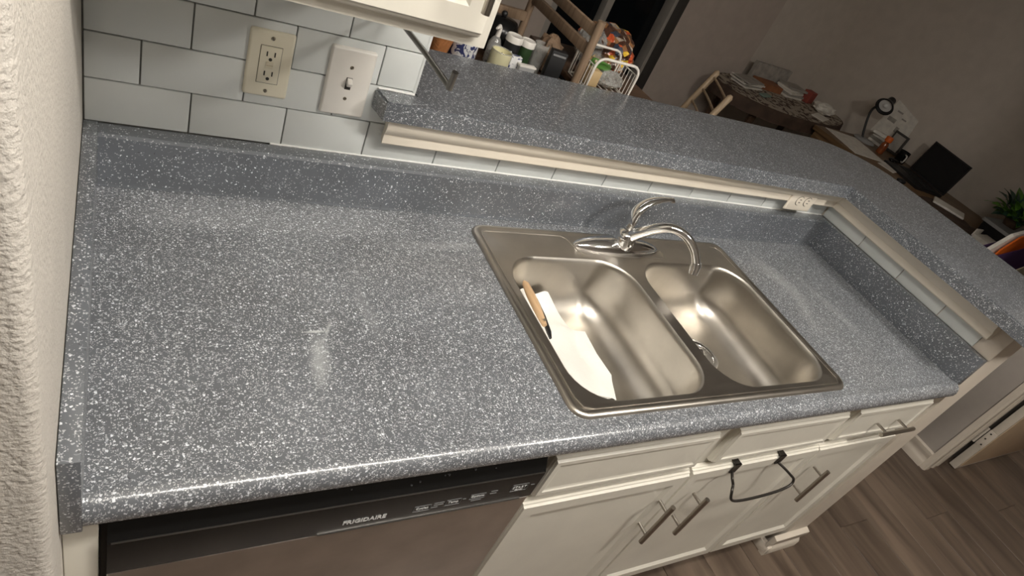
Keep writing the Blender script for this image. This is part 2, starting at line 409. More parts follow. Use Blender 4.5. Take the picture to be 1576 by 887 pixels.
wall_back = struct(B().box(0, 0.5535, D + 0.006, 0.80, FL, CEIL).obj('wall_back', 'grout'), 'kitchen back wall clad in pale grey subway tiles')
wall_bar = struct(B().box(0.5535, WX + 0.006, D + 0.006, 0.80, FL, 0.212).obj('wall_bar', 'grout'), 'half wall under the raised bar behind the sink')
wall_end = struct(B().prism([(WX + 0.006, 0.0), (WX + 0.125, 0.0), (WX + 0.125, 0.80), (WX + 0.006, 0.80)], 'z', FL, 0.212).obj('wall_half', 'trim_paint'), 'half wall at the right end of the worktop')
# subway tiles, each its own piece
tile_cache = {}
def tile(x0, x1, z0, z1, parent, gap=0.0011):
    k = (round(x1 - x0, 4), round(z1 - z0, 4))
    if k not in tile_cache:
        o = B().box(x0 + gap, x1 - gap, D, D + 0.0075, z0 + gap, z1 - gap, 0.0016, 2).obj('tile', 'tile', parent, org=(x0, D, z0)); tile_cache[k] = o.data
    else: link('tile', tile_cache[k], (x0, D, z0), parent)
P = 0.161; z1 = 0.1765; R_ = 0.079
rows = [(0.0975, z1, 0.159)] + [(z1 + k * R_, z1 + (k + 1) * R_, (0.0806, 0.152)[k % 2]) for k in range(6)]
for ri, (za, zb_, o) in enumerate(rows):
    xs = [0.0015]; x = o
    while x < (WX - 0.004 if ri == 0 else 0.548): xs.append(x); x += P
    xs.append(WX - 0.001 if ri == 0 else 0.5535)
    for a, c in zip(xs, xs[1:]):
        if c - a > 0.012: tile(a, c, za, zb_, wall_back if c < 0.6 else wall_bar)
B().box(0.549, 0.556, D - 0.001, D + 0.008, 0.252, 0.65, 0.002).obj('tile_edge', 'tile_bead', wall_back)
ys = [D - 0.002, 0.497, 0.337, 0.178, 0.052]
for a, c in zip(ys, ys[1:]):
    B().box(WX, WX + 0.0075, c + 0.0014, a - 0.0014, 0.099, z1, 0.0016, 2).obj('tile', 'tile', wall_end)
B().box(WX - 0.001, WX + 0.008, -0.004, 0.050, 0.099, 0.19, 0.002).obj('end_trim', 'trim_paint', wall_end)
# baseboard of the half wall end
def base_profile(y0, th=0.014, h=0.105):
    return [(y0, FL), (y0 - th, FL), (y0 - th, FL + h * 0.28), (y0 - th * 0.8, FL + h * 0.36), (y0 - th * 0.55, FL + h * 0.42), (y0 - th * 0.55, FL + h * 0.62), (y0 - th * 0.9, FL + h * 0.72), (y0 - th * 0.9, FL + h * 0.94), (y0, FL + h)]
bb = struct(B().prism(base_profile(0.0, 0.02, 0.10), 'x', 2.035, 2.225).obj('baseboard_half', 'trim_paint'), 'white stepped baseboard at the end of the half wall')
B().box(2.035, 2.06, -0.02, 0.08, FL, FL + 0.045, 0.006).obj('return', 'trim_paint', bb)
# mouldings below the bar
prof = [(0.666, 0.146), (0.641, 0.146), (0.637, 0.150), (0.637, 0.170), (0.630, 0.176), (0.622, 0.190), (0.620, 0.2115), (0.666, 0.2115)]
struct(B().loft([[(0.512 - (0.666 - y) * 0.25, y, z) for y, z in prof], [(WX - (D - y) , y, z) for y, z in prof]]).obj('trim_1', 'moulding_paint'), 'cream moulding under the bar behind the sink')
struct(B().loft([[(WX - (D - y), y, z) for y, z in prof], [(WX - (D - y), 0.035, z) for y, z in prof]]).obj('trim_2', 'moulding_paint'), 'cream moulding under the bar along the right half wall')

# dining side
struct(B().box(XR, XR + 0.1, -2.7, YB, FL, CEIL).obj('wall_right', 'grey_paint'), 'dim grey-brown wall behind the desk')
struct(B().box(4.09, XR + 0.1, YB, YB + 0.1, FL, CEIL).obj('wall_corner', 'grey_paint'), 'narrow grey wall at the corner of the dining room')
struct(B().box(3.255, 4.09, YB - 0.06, YB + 0.1, FL, CEIL).obj('wall_far', 'umber_paint'), 'dim brown wall between the dark glass door and the corner')
struct(B().box(-1.3, 2.28, YB - 0.06, YB + 0.1, FL, CEIL).obj('wall_dining', 'umber_paint'))
struct(B().box(-1.3, -1.2, 0.80, YB, FL, CEIL).obj('wall_dining_side', 'umber_paint'))
struct(B().box(2.28, 3.255, YB - 0.06, YB + 0.1, 1.15, CEIL).obj('wall_header', 'umber_paint'))
d1 = struct(B().box(2.30, 3.235, YB + 0.01, YB + 0.02, FL + 0.05, 1.13).obj('door_1', 'night_glass'), 'dark sliding glass door at night')
fb = B()
for x0, x1 in ((2.28, 2.33), (2.66, 2.71)): fb.box(x0, x1, YB - 0.05, YB + 0.04, FL, 1.15, 0.004)
fb.obj('frame', 'frame_light', d1)
B().box(3.16, 3.255, YB - 0.07, YB + 0.04, FL, 1.15, 0.004).obj('frame', 'frame_dark', d1)
B().box(3.135, 3.162, YB - 0.08, YB + 0.04, FL, 1.15, 0.004).obj('frame', 'frame_light', d1)
B().box(2.28, 3.255, YB - 0.05, YB + 0.04, FL, FL + 0.06, 0.004).obj('sill', 'frame_dark', d1)
# wall stub with the closet door, right of the half wall
stub = struct(B().box(3.40, XR, 0.15, 0.37, FL, CEIL).obj('wall_stub', 'stub_paint'), 'grey wall corner beyond the half wall')
bs = struct(B().loft([[(3.40 - (0.15 - y), yy, z) for y, z in base_profile(0.15, 0.016, 0.10)] for yy in (0.15, 0.37)]).obj('baseboard_stub', 'trim_paint'), 'white baseboard along the grey wall corner')
cas = [(3.392, 0.15), (3.392, 0.130), (3.402, 0.122), (3.440, 0.122), (3.448, 0.134), (3.456, 0.140), (3.468, 0.140), (3.474, 0.126), (3.486, 0.122), (3.498, 0.128), (3.504, 0.138), (3.520, 0.140), (3.526, 0.128), (3.545, 0.126), (3.55, 0.15)]
struct(B().prism(cas, 'z', FL, 1.12).obj('trim_3', 'trim_paint', smooth=20), 'ribbed cream door casing')
struct(B().box(3.55, 3.66, 0.146, 0.152, FL, 1.12).obj('gap_shade', 'gap_dark'))  # black strip painted as the shade in the gap beside the closet door
cd = struct(B().box(3.637, 4.42, 0.089, 0.125, FL + 0.008, 1.10, 0.002).obj('door_2', 'trim_paint'), 'closet door with a tan face and white edge')
B().box(3.655, 4.42, 0.086, 0.0895, FL + 0.03, 1.10, 0.001).obj('face_panel', 'door_tan', cd)
hg = B().box(3.634, 3.638, 0.088, 0.126, -0.735, -0.635, 0.0015).obj('hinge', 'trim_paint', cd)
B().tube([(3.632, 0.135, -0.735), (3.632, 0.135, -0.635)], 0.006).obj('knuckle', 'trim_paint', hg)
for zz in (-0.72, -0.685, -0.65): B().tube([(3.6335, 0.107 + 0.008 * ((zz > -0.7) - 0.5), zz), (3.6315, 0.107 + 0.008 * ((zz > -0.7) - 0.5), zz)], 0.004).obj('screw', 'slot_dark', hg)

# ------------------------------------------------------------------ ceiling lamps
def ceiling_lamp(xy, rad, mat, label):
    t = thing('ceiling_light', label, 'light', (xy[0], xy[1], CEIL - 0.09))
    B().lathe([(rad * 1.08, 0.085), (rad * 1.08, 0.0895), (rad * 0.95, 0.0895)], (xy[0], xy[1], CEIL - 0.09), 32).obj('base_plate', 'nickel', t)
    B().lathe([(0.004, 0.0), (rad * 0.4, 0.006), (rad * 0.75, 0.025), (rad * 0.94, 0.055), (rad, 0.084)], (xy[0], xy[1], CEIL - 0.09), 32).obj('dome', mat, t)
(lx, ly), (lw, ld), _e = KITCHEN_LAMP
ft = thing('ceiling_light', 'long glowing fluorescent ceiling fixture above the kitchen worktop edge', 'light', (lx, ly, CEIL - 0.075))
B().box(lx - lw / 2 - 0.02, lx + lw / 2 + 0.02, ly - ld / 2 - 0.01, ly + ld / 2 + 0.01, CEIL - 0.022, CEIL - 0.001, 0.003).obj('housing', 'white_plastic', ft)
B().prism([(ly - ld / 2, CEIL - 0.022), (ly - ld * 0.42, CEIL - 0.06), (ly - ld * 0.3, CEIL - 0.075), (ly + ld * 0.3, CEIL - 0.075), (ly + ld * 0.42, CEIL - 0.06), (ly + ld / 2, CEIL - 0.022)], 'x', lx - lw / 2, lx + lw / 2).obj('diffuser', 'lamp_glow', ft)
ceiling_lamp(HALL_LAMP[0], HALL_LAMP[1], 'lamp_glow_hall', 'round glowing ceiling lamp over the aisle by the half wall')

# ------------------------------------------------------------------ worktop
wt = thing('countertop', 'grey speckled kitchen worktop with sink cut-out, rolled front edge and splash', 'countertop', (1.05, 0.32, -0.04))
SX0, SX1, SY0, SY1 = 0.7363, 1.5743, 0.0268, 0.5858
front = [(0.052, -0.030), (0.052, 0.0), (0.030, 0.0), (0.020, 0.0008), (0.012, 0.0030), (0.004, 0.0040), (-0.004, 0.0028), (-0.011, -0.002), (-0.0155, -0.010), (-0.0176, -0.019), (-0.0165, -0.029), (-0.012, -0.037), (-0.004, -0.040), (0.004, -0.039), (0.008, -0.030)]
XS, XE = 0.0224, 2.0726
tb = B().prism(front, 'x', XS, XE)
tb.box(XS, SX0 + 0.03, 0.052, D, -0.030, 0.0).box(SX1 - 0.014, XE, 0.052, D, -0.030, 0.0).box(SX0 + 0.03, SX1 - 0.014, SY1 - 0.03, D, -0.030, 0.0)
tb.obj('top', 'laminate', wt)
bsp = [(D - 0.0433, 0.0), (D - 0.0433, 0.085), (D - 0.0415, 0.094), (D - 0.036, 0.0985), (D - 0.006, 0.0985), (D, 0.0965), (D, 0.0)]
bsp = [(D - 0.050, 0.0005), (D - 0.0455, 0.0025), (D - 0.0433, 0.007)] + bsp[1:]
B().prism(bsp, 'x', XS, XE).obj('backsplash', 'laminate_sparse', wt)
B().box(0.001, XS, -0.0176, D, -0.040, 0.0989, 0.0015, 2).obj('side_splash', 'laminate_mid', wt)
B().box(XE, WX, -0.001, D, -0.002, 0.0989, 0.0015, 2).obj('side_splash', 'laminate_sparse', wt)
B().tube([(0.30, D - 0.0005, 0.0985), (0.5, D - 0.0005, 0.0985), (1.2, D - 0.0005, 0.0985), (2.09, D - 0.0005, 0.0985)], 0.0022, 6).obj('caulk_line', 'caulk', wt)

# ------------------------------------------------------------------ raised bar
ZB, ZU = 0.251, 0.2118
outl = [(0.474, 0.6635), (0.483, 0.610), (2.010, 0.592), (2.004, -0.07), (2.442, -0.07), (2.447, 0.60)]
outl += [(2.447 - 0.27 + 0.27 * math.cos(math.radians(a)), 0.665 + 0.27 * math.sin(math.radians(a))) for a in range(0, 91, 9)]
outl += [(0.5565, 0.935), (0.5565, 0.6635)]
t = bmesh.new()
vs = [t.verts.new((x, y, ZB)) for x, y in outl]; f = t.faces.new(vs)
ex = bmesh.ops.extrude_face_region(t, geom=[f]); bmesh.ops.translate(t, vec=(0, 0, ZU - ZB), verts=[v for v in ex['geom'] if isinstance(v, bmesh.types.BMVert)])
bmesh.ops.recalc_face_normals(t, faces=t.faces[:])
bmesh.ops.bevel(t, geom=[e for e in t.edges if all(abs(v.co.z - ZB) < 1e-5 for v in e.verts)], offset=0.004, segments=2, affect='EDGES')
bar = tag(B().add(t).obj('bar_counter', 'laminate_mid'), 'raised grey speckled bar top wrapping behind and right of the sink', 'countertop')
B().tube([(0.478, 0.662, 0.2525), (0.50, 0.6625, 0.2532), (0.53, 0.6615, 0.2525), (0.552, 0.661, 0.2528)], [0.002, 0.0028, 0.0022, 0.0030], 6).obj('caulk_line', 'caulk', bar)

# ------------------------------------------------------------------ sink
sk = thing('sink', 'stainless steel double bowl sink set into the grey worktop', 'sink', (1.155, 0.306, -0.18))
t = bmesh.new()
DK = 0.0045
def addloops(t, loops):
    R = [[t.verts.new(p) for p in l] for l in loops]
    for a, c in zip(R, R[1:]):
        n = len(a)
        for i in range(n): t.faces.new((a[i], a[(i + 1) % n], c[(i + 1) % n], c[i]))
    return R
rim = addloops(t, [rrect(SX0, SX1, SY0, SY1, 0.036, z, 8, i) for i, z in ((0.0, 0.0004), (0.0015, 0.004), (0.006, 0.0075), (0.012, 0.0078), (0.017, 0.0055), (0.021, DK))])
bowls = [(0.774, 1.134, 0.056, 0.478), (1.166, 1.552, 0.056, 0.478)]
prof_b = [(0.0, DK), (0.002, DK - 0.0006), (0.005, -0.003), (0.007, -0.010), (0.012, -0.088)] + [(0.012 + 0.065 * (1 - math.cos(math.radians(a))), -0.088 - 0.062 * math.sin(math.radians(a))) for a in (15, 30, 45, 60, 75, 90)]
edges = []
inner = rim[-1]
def loop_edges(L): return [t.edges.get((L[i], L[(i + 1) % len(L)])) or t.edges.new((L[i], L[(i + 1) % len(L)])) for i in range(len(L))]
tops = [[t.verts.new(p) for p in rrect(*b, 0.092, DK, 8)] for b in bowls]
edges = loop_edges(inner) + loop_edges(tops[0]) + loop_edges(tops[1])
bmesh.ops.triangle_fill(t, edges=edges, use_beauty=True, use_dissolve=False)
bmesh.ops.recalc_face_normals(t, faces=t.faces[:])
B().add(t).obj('deck', 'deck_steel', sk, smooth=50)
for b_ in bowls:
    B().loft([rrect(*b_, 0.092, z, 8, i) for i, z in prof_b], cap0=False, cap1=True).obj('bowl', 'sink_steel', sk, smooth=60)
rid = [(0.772, 0.562), (0.90, 0.5635), (0.985, 0.5635), (0.999, 0.552), (1.012, 0.506), (1.022, 0.497), (1.15, 0.493), (1.29, 0.497), (1.302, 0.512), (1.30, 0.526)]
B().tube([(x, y, DK + 0.0002) for x, y in rid], 0.0028, 8, 0.7).obj('ridge', 'deck_steel', sk)
rid2 = [(1.52, 0.564), (1.545, 0.560), (1.556, 0.545), (1.557, 0.30), (1.557, 0.06), (1.545, 0.046), (1.30, 0.0455), (0.79, 0.0455), (0.768, 0.052), (0.760, 0.075), (0.758, 0.30), (0.758, 0.545), (0.763, 0.558), (0.772, 0.562)]
B().tube([(x, y, DK + 0.0002) for x, y in rid2], 0.0024, 8, 0.7).obj('ridge', 'deck_steel', sk)
for cx, cy in ((0.968, 0.262), (1.374, 0.288)):
    dr = B().lathe([(0.058, 0.0), (0.058, 0.0025), (0.053, 0.004), (0.045, 0.002), (0.043, -0.004), (0.0, -0.004)], (cx, cy, -0.1498), 28).obj('drain', 'chrome', sk)
    B().lathe([(0.040, 0.0), (0.036, 0.0015), (0.0, 0.0015)], (cx, cy, -0.1534), 20).obj('strainer', 'slot_dark', dr)
    if cx > 1.2: B().lathe([(0.008, 0), (0.006, 0.012), (0.010, 0.018), (0.0, 0.022)], (cx, cy, -0.152), 12).obj('knob', 'chrome', dr)
    for k in range(5):
        a = k * 2 * math.pi / 5
        B().tube([(cx + 0.01 * math.cos(a), cy + 0.01 * math.sin(a), -0.1515), (cx + 0.034 * math.cos(a), cy + 0.034 * math.sin(a), -0.1515)], 0.0025, 6).obj('spoke', 'chrome', dr)

# faucet
fc = thing('faucet', 'chrome single-lever kitchen faucet behind the sink bowls', 'faucet', (1.145, 0.525, DK))
B().lathe([(0.139, 0.0), (0.141, 0.005), (0.136, 0.010), (0.118, 0.018), (0.085, 0.026), (0.03, 0.031), (0.0, 0.032)], (1.145, 0.527, DK), 40, 1.0, 0.235).obj('escutcheon', 'chrome', fc, smooth=60)
body = B().lathe([(0.029, 0.0), (0.030, 0.012), (0.027, 0.030), (0.024, 0.040), (0.0, 0.046)], (1.150, 0.525, 0.022), 24).obj('valve_body', 'chrome', fc, smooth=60)
sp = smooth_path([(1.150, 0.522, 0.040), (1.160, 0.500, 0.078), (1.180, 0.470, 0.118), (1.202, 0.447, 0.134), (1.232, 0.424, 0.128), (1.258, 0.402, 0.104), (1.270, 0.386, 0.078)])
B().tube(sp, [0.017 - 0.006 * min(1, i / 18) for i in range(len(sp))], 16).obj('spout', 'chrome', fc, smooth=70)
B().tube([(1.2695, 0.387, 0.081), (1.2705, 0.384, 0.074), (1.2700, 0.381, 0.067), (1.2690, 0.3765, 0.054)], [0.0125, 0.0135, 0.0125, 0.0120], 16).obj('aerator', 'chrome', fc)
hp = smooth_path([(1.150, 0.530, 0.055), (1.148, 0.533, 0.085), (1.156, 0.540, 0.115), (1.180, 0.545, 0.138), (1.215, 0.548, 0.149), (1.252, 0.550, 0.152)])
n_ = len(hp)
B().tube(hp, [0.017 + 0.004 * math.sin(math.pi * i / n_) - 0.010 * (i / n_) for i in range(n_)], 16, 0.62).obj('lever', 'chrome', fc, smooth=70)
B().tube([(1.249, 0.550, 0.152), (1.262, 0.551, 0.150)], [0.0085, 0.0095], 12, 0.7).obj('lever_tip', 'chrome', fc)

# paper towel and tool in the left bowl
Lp = [(0.850, 0.447, -0.075), (0.806, 0.405, -0.070), (0.792, 0.36, -0.055), (0.790, 0.30, -0.045), (0.790, 0.235, -0.040), (0.795, 0.17, -0.040), (0.815, 0.118, -0.030), (0.850, 0.085, -0.022)]
Rp = [(0.935, 0.452, -0.090), (0.972, 0.428, -0.120), (0.995, 0.385, -0.140), (1.040, 0.378, -0.155), (1.034, 0.305, -0.157), (1.038, 0.237, -0.157), (0.988, 0.150, -0.130), (0.912, 0.076, -0.030)]
def bowl_z(x, y, b_, r=0.092):
    x0, x1, y0, y1 = b_; qx = abs(x - (x0 + x1) / 2) - ((x1 - x0) / 2 - r); qy = abs(y - (y0 + y1) / 2) - ((y1 - y0) / 2 - r)
    d = r - (math.hypot(max(qx, 0), max(qy, 0)) + min(max(qx, qy), 0))
    if d < 0.012: return -0.088 * max(0.0, min(1.0, (d - 0.004) / 0.008))
    return -0.088 - 0.062 * math.sin(math.acos(max(0.0, min(1.0, 1 - (d - 0.012) / 0.065))))
def towel(u, v):
    k = u * (len(Lp) - 1); i = min(int(k), len(Lp) - 2); f = k - i
    a = Vector(Lp[i]).lerp(Vector(Lp[i + 1]), f); c = Vector(Rp[i]).lerp(Vector(Rp[i + 1]), f)
    p = a.lerp(c, v)
    sag = 0.030 * math.sin(math.pi * v) * (0.35 if u < 0.15 or u > 0.9 else 1)
    p.z -= sag * 0.3 - 0.006 * math.sin(9 * v + 5 * u) - 0.004 * math.sin(17 * u + 2)
    p.z = max(p.z, bowl_z(p.x, p.y, bowls[0]) + 0.003)
    return p
tag(B().grid(towel, 42, 16, 0.0012).obj('paper_towel', 'paper_towel', smooth=60), 'crumpled white paper towel lying in the left sink bowl', 'paper towel')
kn = thing('wooden_handled_tool', 'slim kitchen tool with pale wooden handle leaning in the left sink bowl', 'utensil', (0.83, 0.35, -0.06))
hpts = [(0.8365, 0.434, -0.034), (0.836, 0.424, -0.034), (0.834, 0.39, -0.036), (0.832, 0.35, -0.038), (0.830, 0.315, -0.040), (0.829, 0.300, -0.041)]
B().tube(hpts, [0.003, 0.0085, 0.011, 0.0105, 0.008, 0.006], 12, 0.75).obj('handle', 'pale_wood', kn, smooth=60)
B().tube([(0.8445, 0.420, -0.040), (0.8455, 0.38, -0.042), (0.842, 0.33, -0.044), (0.835, 0.285, -0.046), (0.830, 0.268, -0.046)], [0.003, 0.0045, 0.005, 0.005, 0.003], 10, 1.2).obj('blade', 'black_matte', kn, smooth=60)
B().tube([(0.8295, 0.309, -0.034), (0.8295, 0.309, -0.031)], 0.003, 10).obj('rivet', 'screw_metal', kn)

# ------------------------------------------------------------------ base cabinets
def panel(x0, x1, z0, z1, yb, mat, parent, name, recess=True, th=0.021):
    prof = [(0.0, 0.0), (0.0, th * 0.45), (0.003, th * 0.50), (0.0035, th * 0.72), (0.007, th * 0.78), (0.010, th)]
    if recess: prof += [(0.040, th), (0.044, th - 0.003), (0.050, th - 0.007)]
    else: prof += [(0.020, th), (0.023, th - 0.002), (0.028, th - 0.003)]
    sx = lambda i: i * 0.3 if i <= 0.0101 else i - 0.007      # the upright edges are squarer than the top and bottom ones
    L = [[(x0 + sx(i), yb - d, z0 + i), (x1 - sx(i), yb - d, z0 + i), (x1 - sx(i), yb - d, z1 - i), (x0 + sx(i), yb - d, z1 - i)] for i, d in prof]
    return B().loft(L).obj(name, mat, parent, smooth=0)
def pull(p0, p1, parent, y=-0.035, yb=0.0, rad=0.0062, mat='nickel'):
    (xa, za), (xb, zb) = p0, p1
    h = B().tube([(xa, y, za), (xb, y, zb)], rad, 12).obj('handle', mat, parent)
    for f in (0.18, 0.82):
        x = xa + (xb - xa) * f; z = za + (zb - za) * f
        B().tube([(x, y, z), (x, yb, z)], 0.0042, 8).obj('post', mat, h)
    return h
YF = 0.021   # face frame plane; fronts stand 21 mm proud of it
def frame_body(x0, x1, parent, stiles):
    B().box(x0, x0 + 0.016, YF + 0.02, 0.60, -0.80, -0.0405).box(x1 - 0.016, x1, YF + 0.02, 0.60, -0.80, -0.0405).box(x0, x1, 0.588, 0.60, -0.80, -0.0405).box(x0, x1, YF + 0.02, 0.60, -0.80, -0.785).obj('body', 'cabinet_paint', parent)
    fbm = B()
    for a, c in stiles: fbm.box(a, c, YF, YF + 0.02, -0.80 if c - a < 0.05 else -0.20, -0.0405)   # the wide middle stile stops at the drawer rail
    fbm.box(x0, x1, YF + 0.001, YF + 0.02, -0.078, -0.0408).box(x0, x1, YF + 0.001, YF + 0.02, -0.235, -0.195).box(x0, x1, YF + 0.001, YF + 0.02, -0.80, -0.765)
    fbm.obj('face_frame', 'cabinet_paint', parent, smooth=0)
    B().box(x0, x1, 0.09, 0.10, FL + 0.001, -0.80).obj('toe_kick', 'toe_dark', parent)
c1 = thing('base_cabinet', 'white sink base cabinet with two false drawers above two doors', 'cabinet', (1.19, 0.3, FL))
frame_body(0.715, 1.6755, c1, ((0.715, 0.745), (1.150, 1.235), (1.640, 1.6755)))
panel(0.727, 1.163, -0.203, -0.076, YF, 'cabinet_paint', c1, 'false_drawer', False)
panel(1.226, 1.650, -0.203, -0.076, YF, 'cabinet_paint', c1, 'false_drawer', False)
da = panel(0.722, 1.1800, -0.795, -0.226, YF, 'cabinet_paint', c1, 'door')
db = panel(1.1845, 1.6735, -0.795, -0.222, YF, 'cabinet_paint', c1, 'door')
pull((1.145, -0.300), (1.145, -0.455), da); pull((1.259, -0.300), (1.259, -0.455), db)
c2 = thing('base_cabinet', 'narrow white base cabinet with one drawer and one door beside the half wall', 'cabinet', (1.87, 0.3, FL))
frame_body(1.6765, 2.072, c2, ((1.6765, 1.702), (2.045, 2.072)))
dw3 = panel(1.690, 2.066, -0.203, -0.070, YF, 'cabinet_paint', c2, 'drawer', False)
dc = panel(1.6790, 2.068, -0.795, -0.226, YF, 'cabinet_paint', c2, 'door')
pull((1.815, -0.142), (1.985, -0.142), dw3); pull((1.748, -0.300), (1.748, -0.445), dc)
tag(B().box(0.0005, 0.0375, 0.004, 0.60, FL, -0.041, 0.002).obj('filler_panel', 'cabinet_paint'), 'narrow white filler strip between the wall and the dishwasher', 'cabinet panel')

# over-door towel bar
tw = thing('towel_bar', 'bent dark metal over-door towel bar hanging on the middle cabinet door', 'towel bar', (1.40, -0.03, -0.30))
for xh in (1.322, 1.496):
    B().box(xh, xh + 0.020, -0.0035, YF + 0.0005, -0.2215, -0.2185).box(xh, xh + 0.020, -0.0045, -0.0010, -0.252, -0.2185).obj('hook', 'dark_wire', tw, smooth=0)
wp = smooth_path([(1.330, -0.004, -0.248), (1.318, -0.020, -0.250), (1.322, -0.030, -0.262), (1.312, -0.042, -0.268), (1.322, -0.052, -0.292), (1.362, -0.054, -0.303), (1.44, -0.054, -0.306), (1.510, -0.053, -0.302), (1.552, -0.050, -0.291), (1.556, -0.044, -0.275), (1.538, -0.034, -0.262), (1.520, -0.020, -0.252), (1.505, -0.004, -0.246)], 5)
B().tube(wp, 0.0036, 8).obj('bar', 'dark_wire', tw, smooth=60)

# ------------------------------------------------------------------ dishwasher
dw = thing('dishwasher', 'stainless dishwasher with black control strip under the worktop', 'dishwasher', (0.38, 0.3, FL))
DX0, DX1 = 0.0465, 0.706
B().box(DX0 - 0.008, DX1 + 0.008, 0.03, 0.58, FL + 0.09, -0.0405).obj('tub', 'black_matte', dw)
cp = B().prism([(0.030, -0.044), (0.022, -0.050), (-0.002, -0.094), (-0.006, -0.0985), (-0.006, -0.172), (-0.004, -0.178), (0.03, -0.178)], 'x', DX0, DX1).obj('control_panel', 'black_gloss', dw, smooth=25)
B().tube([(DX0 + 0.004, -0.0058, -0.0985), (DX1 - 0.002, -0.0058, -0.0985)], 0.0014, 6).obj('edge_strip', 'rod_steel', cp)
B().box(0.318, DX1 - 0.022, -0.0072, -0.005, -0.1765, -0.1750).obj('latch_line', 'rod_steel', cp)
B().box(DX0, DX1, -0.004, 0.03, -0.70, -0.1805, 0.003).obj('door', 'door_steel', dw)
B().box(DX0, DX1, 0.06, 0.07, FL + 0.001, -0.70).obj('kick_plate', 'black_matte', dw)
text('FRIGIDAIRE', 0.0150, (0.352, -0.0064, -0.1565), 'print_white', cp, 'brand_lettering', bold=0.0004, squash=0.92)
def key(x, z, s, body, w, h):
    k = B()
    for a in ((x - w / 2, x + w / 2, z + h / 2 - 0.0004, z + h / 2), (x - w / 2, x + w / 2, z - h / 2, z - h / 2 + 0.0004), (x - w / 2, x - w / 2 + 0.0004, z - h / 2, z + h / 2), (x + w / 2 - 0.0004, x + w / 2, z - h / 2, z + h / 2)):
        k.box(a[0], a[1], -0.0066, -0.0055, a[2], a[3])
    k.obj('key_outline', 'print_grey', cp, smooth=0)
    text(body, s, (x, -0.0064, z - s * 0.25), 'print_white', cp, 'key_lettering', 'CENTER')
key(0.483, -0.149, 0.0085, 'Cycles', 0.030, 0.016)
key(0.539, -0.146, 0.0085, 'Temp', 0.028, 0.016)
key(0.584, -0.141, 0.0080, 'Options', 0.030, 0.014)
key(0.667, -0.136, 0.0100, 'START', 0.034, 0.020)
text('Cancel', 0.006, (0.667, -0.0064, -0.1445), 'print_white', cp, 'key_lettering', 'CENTER')
for x, z, w in ((0.503, -0.141, 0.018), (0.503, -0.147, 0.018), (0.500, -0.153, 0.012), (0.556, -0.143, 0.006), (0.575, -0.154, 0.02), (0.608, -0.134, 0.013), (0.608, -0.141, 0.013), (0.690, -0.134, 0.008)):
    B().box(x, x + w, -0.0066, -0.0055, z, z + 0.0012).obj('printed_line', 'print_grey', cp, smooth=0)
random.seed(3)
for x in (0.322, 0.330, 0.352, 0.386, 0.440, 0.448, 0.462, 0.505, 0.512, 0.56, 0.60):
    f = random.uniform(0.35, 0.8); y = 0.022 - 0.024 * f; z = -0.050 - 0.044 * f
    B().ball((x, y - 0.0008, z + 0.0005), random.uniform(0.0014, 0.0032), 1, 1, 0.7, 1).obj('water_drop', 'water', cp)

# ------------------------------------------------------------------ upper cabinet
uc = thing('wall_cabinet', 'white wall cabinet above the tiles with panelled door', 'cabinet', (0.25, 0.5, 0.488))
B().box(0.002, 0.488, 0.356, D - 0.001, 0.488, 1.32).obj('body', 'cabinet_paint', uc)
B().box(0.002, 0.488, 0.337, 0.3565, 0.486, 1.32, 0.001).obj('face_frame', 'cabinet_paint', uc)
ud = panel(0.010, 0.469, 0.502, 1.30, 0.337, 'cabinet_paint', uc, 'door', th=0.020)
pull((0.443, 0.548), (0.443, 0.70), ud, y=0.282, yb=0.322, rad=0.006)
# under-cabinet arm
ra = thing('towel_holder', 'bare metal paper towel arm hanging under the wall cabinet', 'towel holder', (0.478, 0.47, 0.38))
B().tube([(0.467, 0.655, 0.40), (0.478, 0.50, 0.40), (0.4805, 0.392, 0.40), (0.4805, 0.386, 0.402), (0.480, 0.384, 0.408)], 0.0050, 12).obj('rod', 'rod_steel', ra, smooth=60)
B().tube([(0.480, 0.3835, 0.398), (0.4785, 0.378, 0.428)], 0.0052, 12).obj('end_stop', 'rod_steel', ra)
B().tube([(0.467, 0.650, 0.396), (0.467, 0.650, 0.4878)], 0.006, 10).obj('bracket', 'rod_steel', ra)

# ------------------------------------------------------------------ outlet and switch plates
def screw(x, z, parent, y, mat='screw_metal'):
    s_ = B().lathe([(0.0036, 0), (0.0034, 0.0008), (0, 0.0012)], (0, 0, 0), 12, M=Matrix.Translation((x, y, z)) @ Matrix.Rotation(math.pi / 2, 4, 'X')).obj('screw', mat, parent)
    a = random.uniform(0.4, 2.4); c, s = math.cos(a) * 0.003, math.sin(a) * 0.003
    B().tube([(x - c, y - 0.0012, z - s), (x + c, y - 0.0012, z + s)], 0.0006, 5).obj('slot', 'slot_dark', s_)
yw = D - 0.0005
def plate(x0, x1, z0, z1, mat, parent, y=yw, th=0.006):
    L = []
    for i, d in ((0.0, 0.0), (0.0, th * 0.4), (0.0015, th * 0.8), (0.004, th)):
        L.append([(p[0], y - d, p[1]) for p in rrect(x0, x1, z0, z1, 0.004, 0, 3, i)])
    return B().loft(L).obj('cover_plate', mat, parent, smooth=50)
go = thing('wall_outlet', 'almond double outlet with test button on the tiled wall', 'outlet', (0.2745, yw, 0.196))
plate(0.2375, 0.3125, 0.1965, 0.3190, 'almond', go)
yp = yw - 0.006
rc = B().box(0.2575, 0.2925, yp - 0.0020, yp + 0.001, 0.2240, 0.2920, 0.0012).obj('receptacle', 'almond', go)
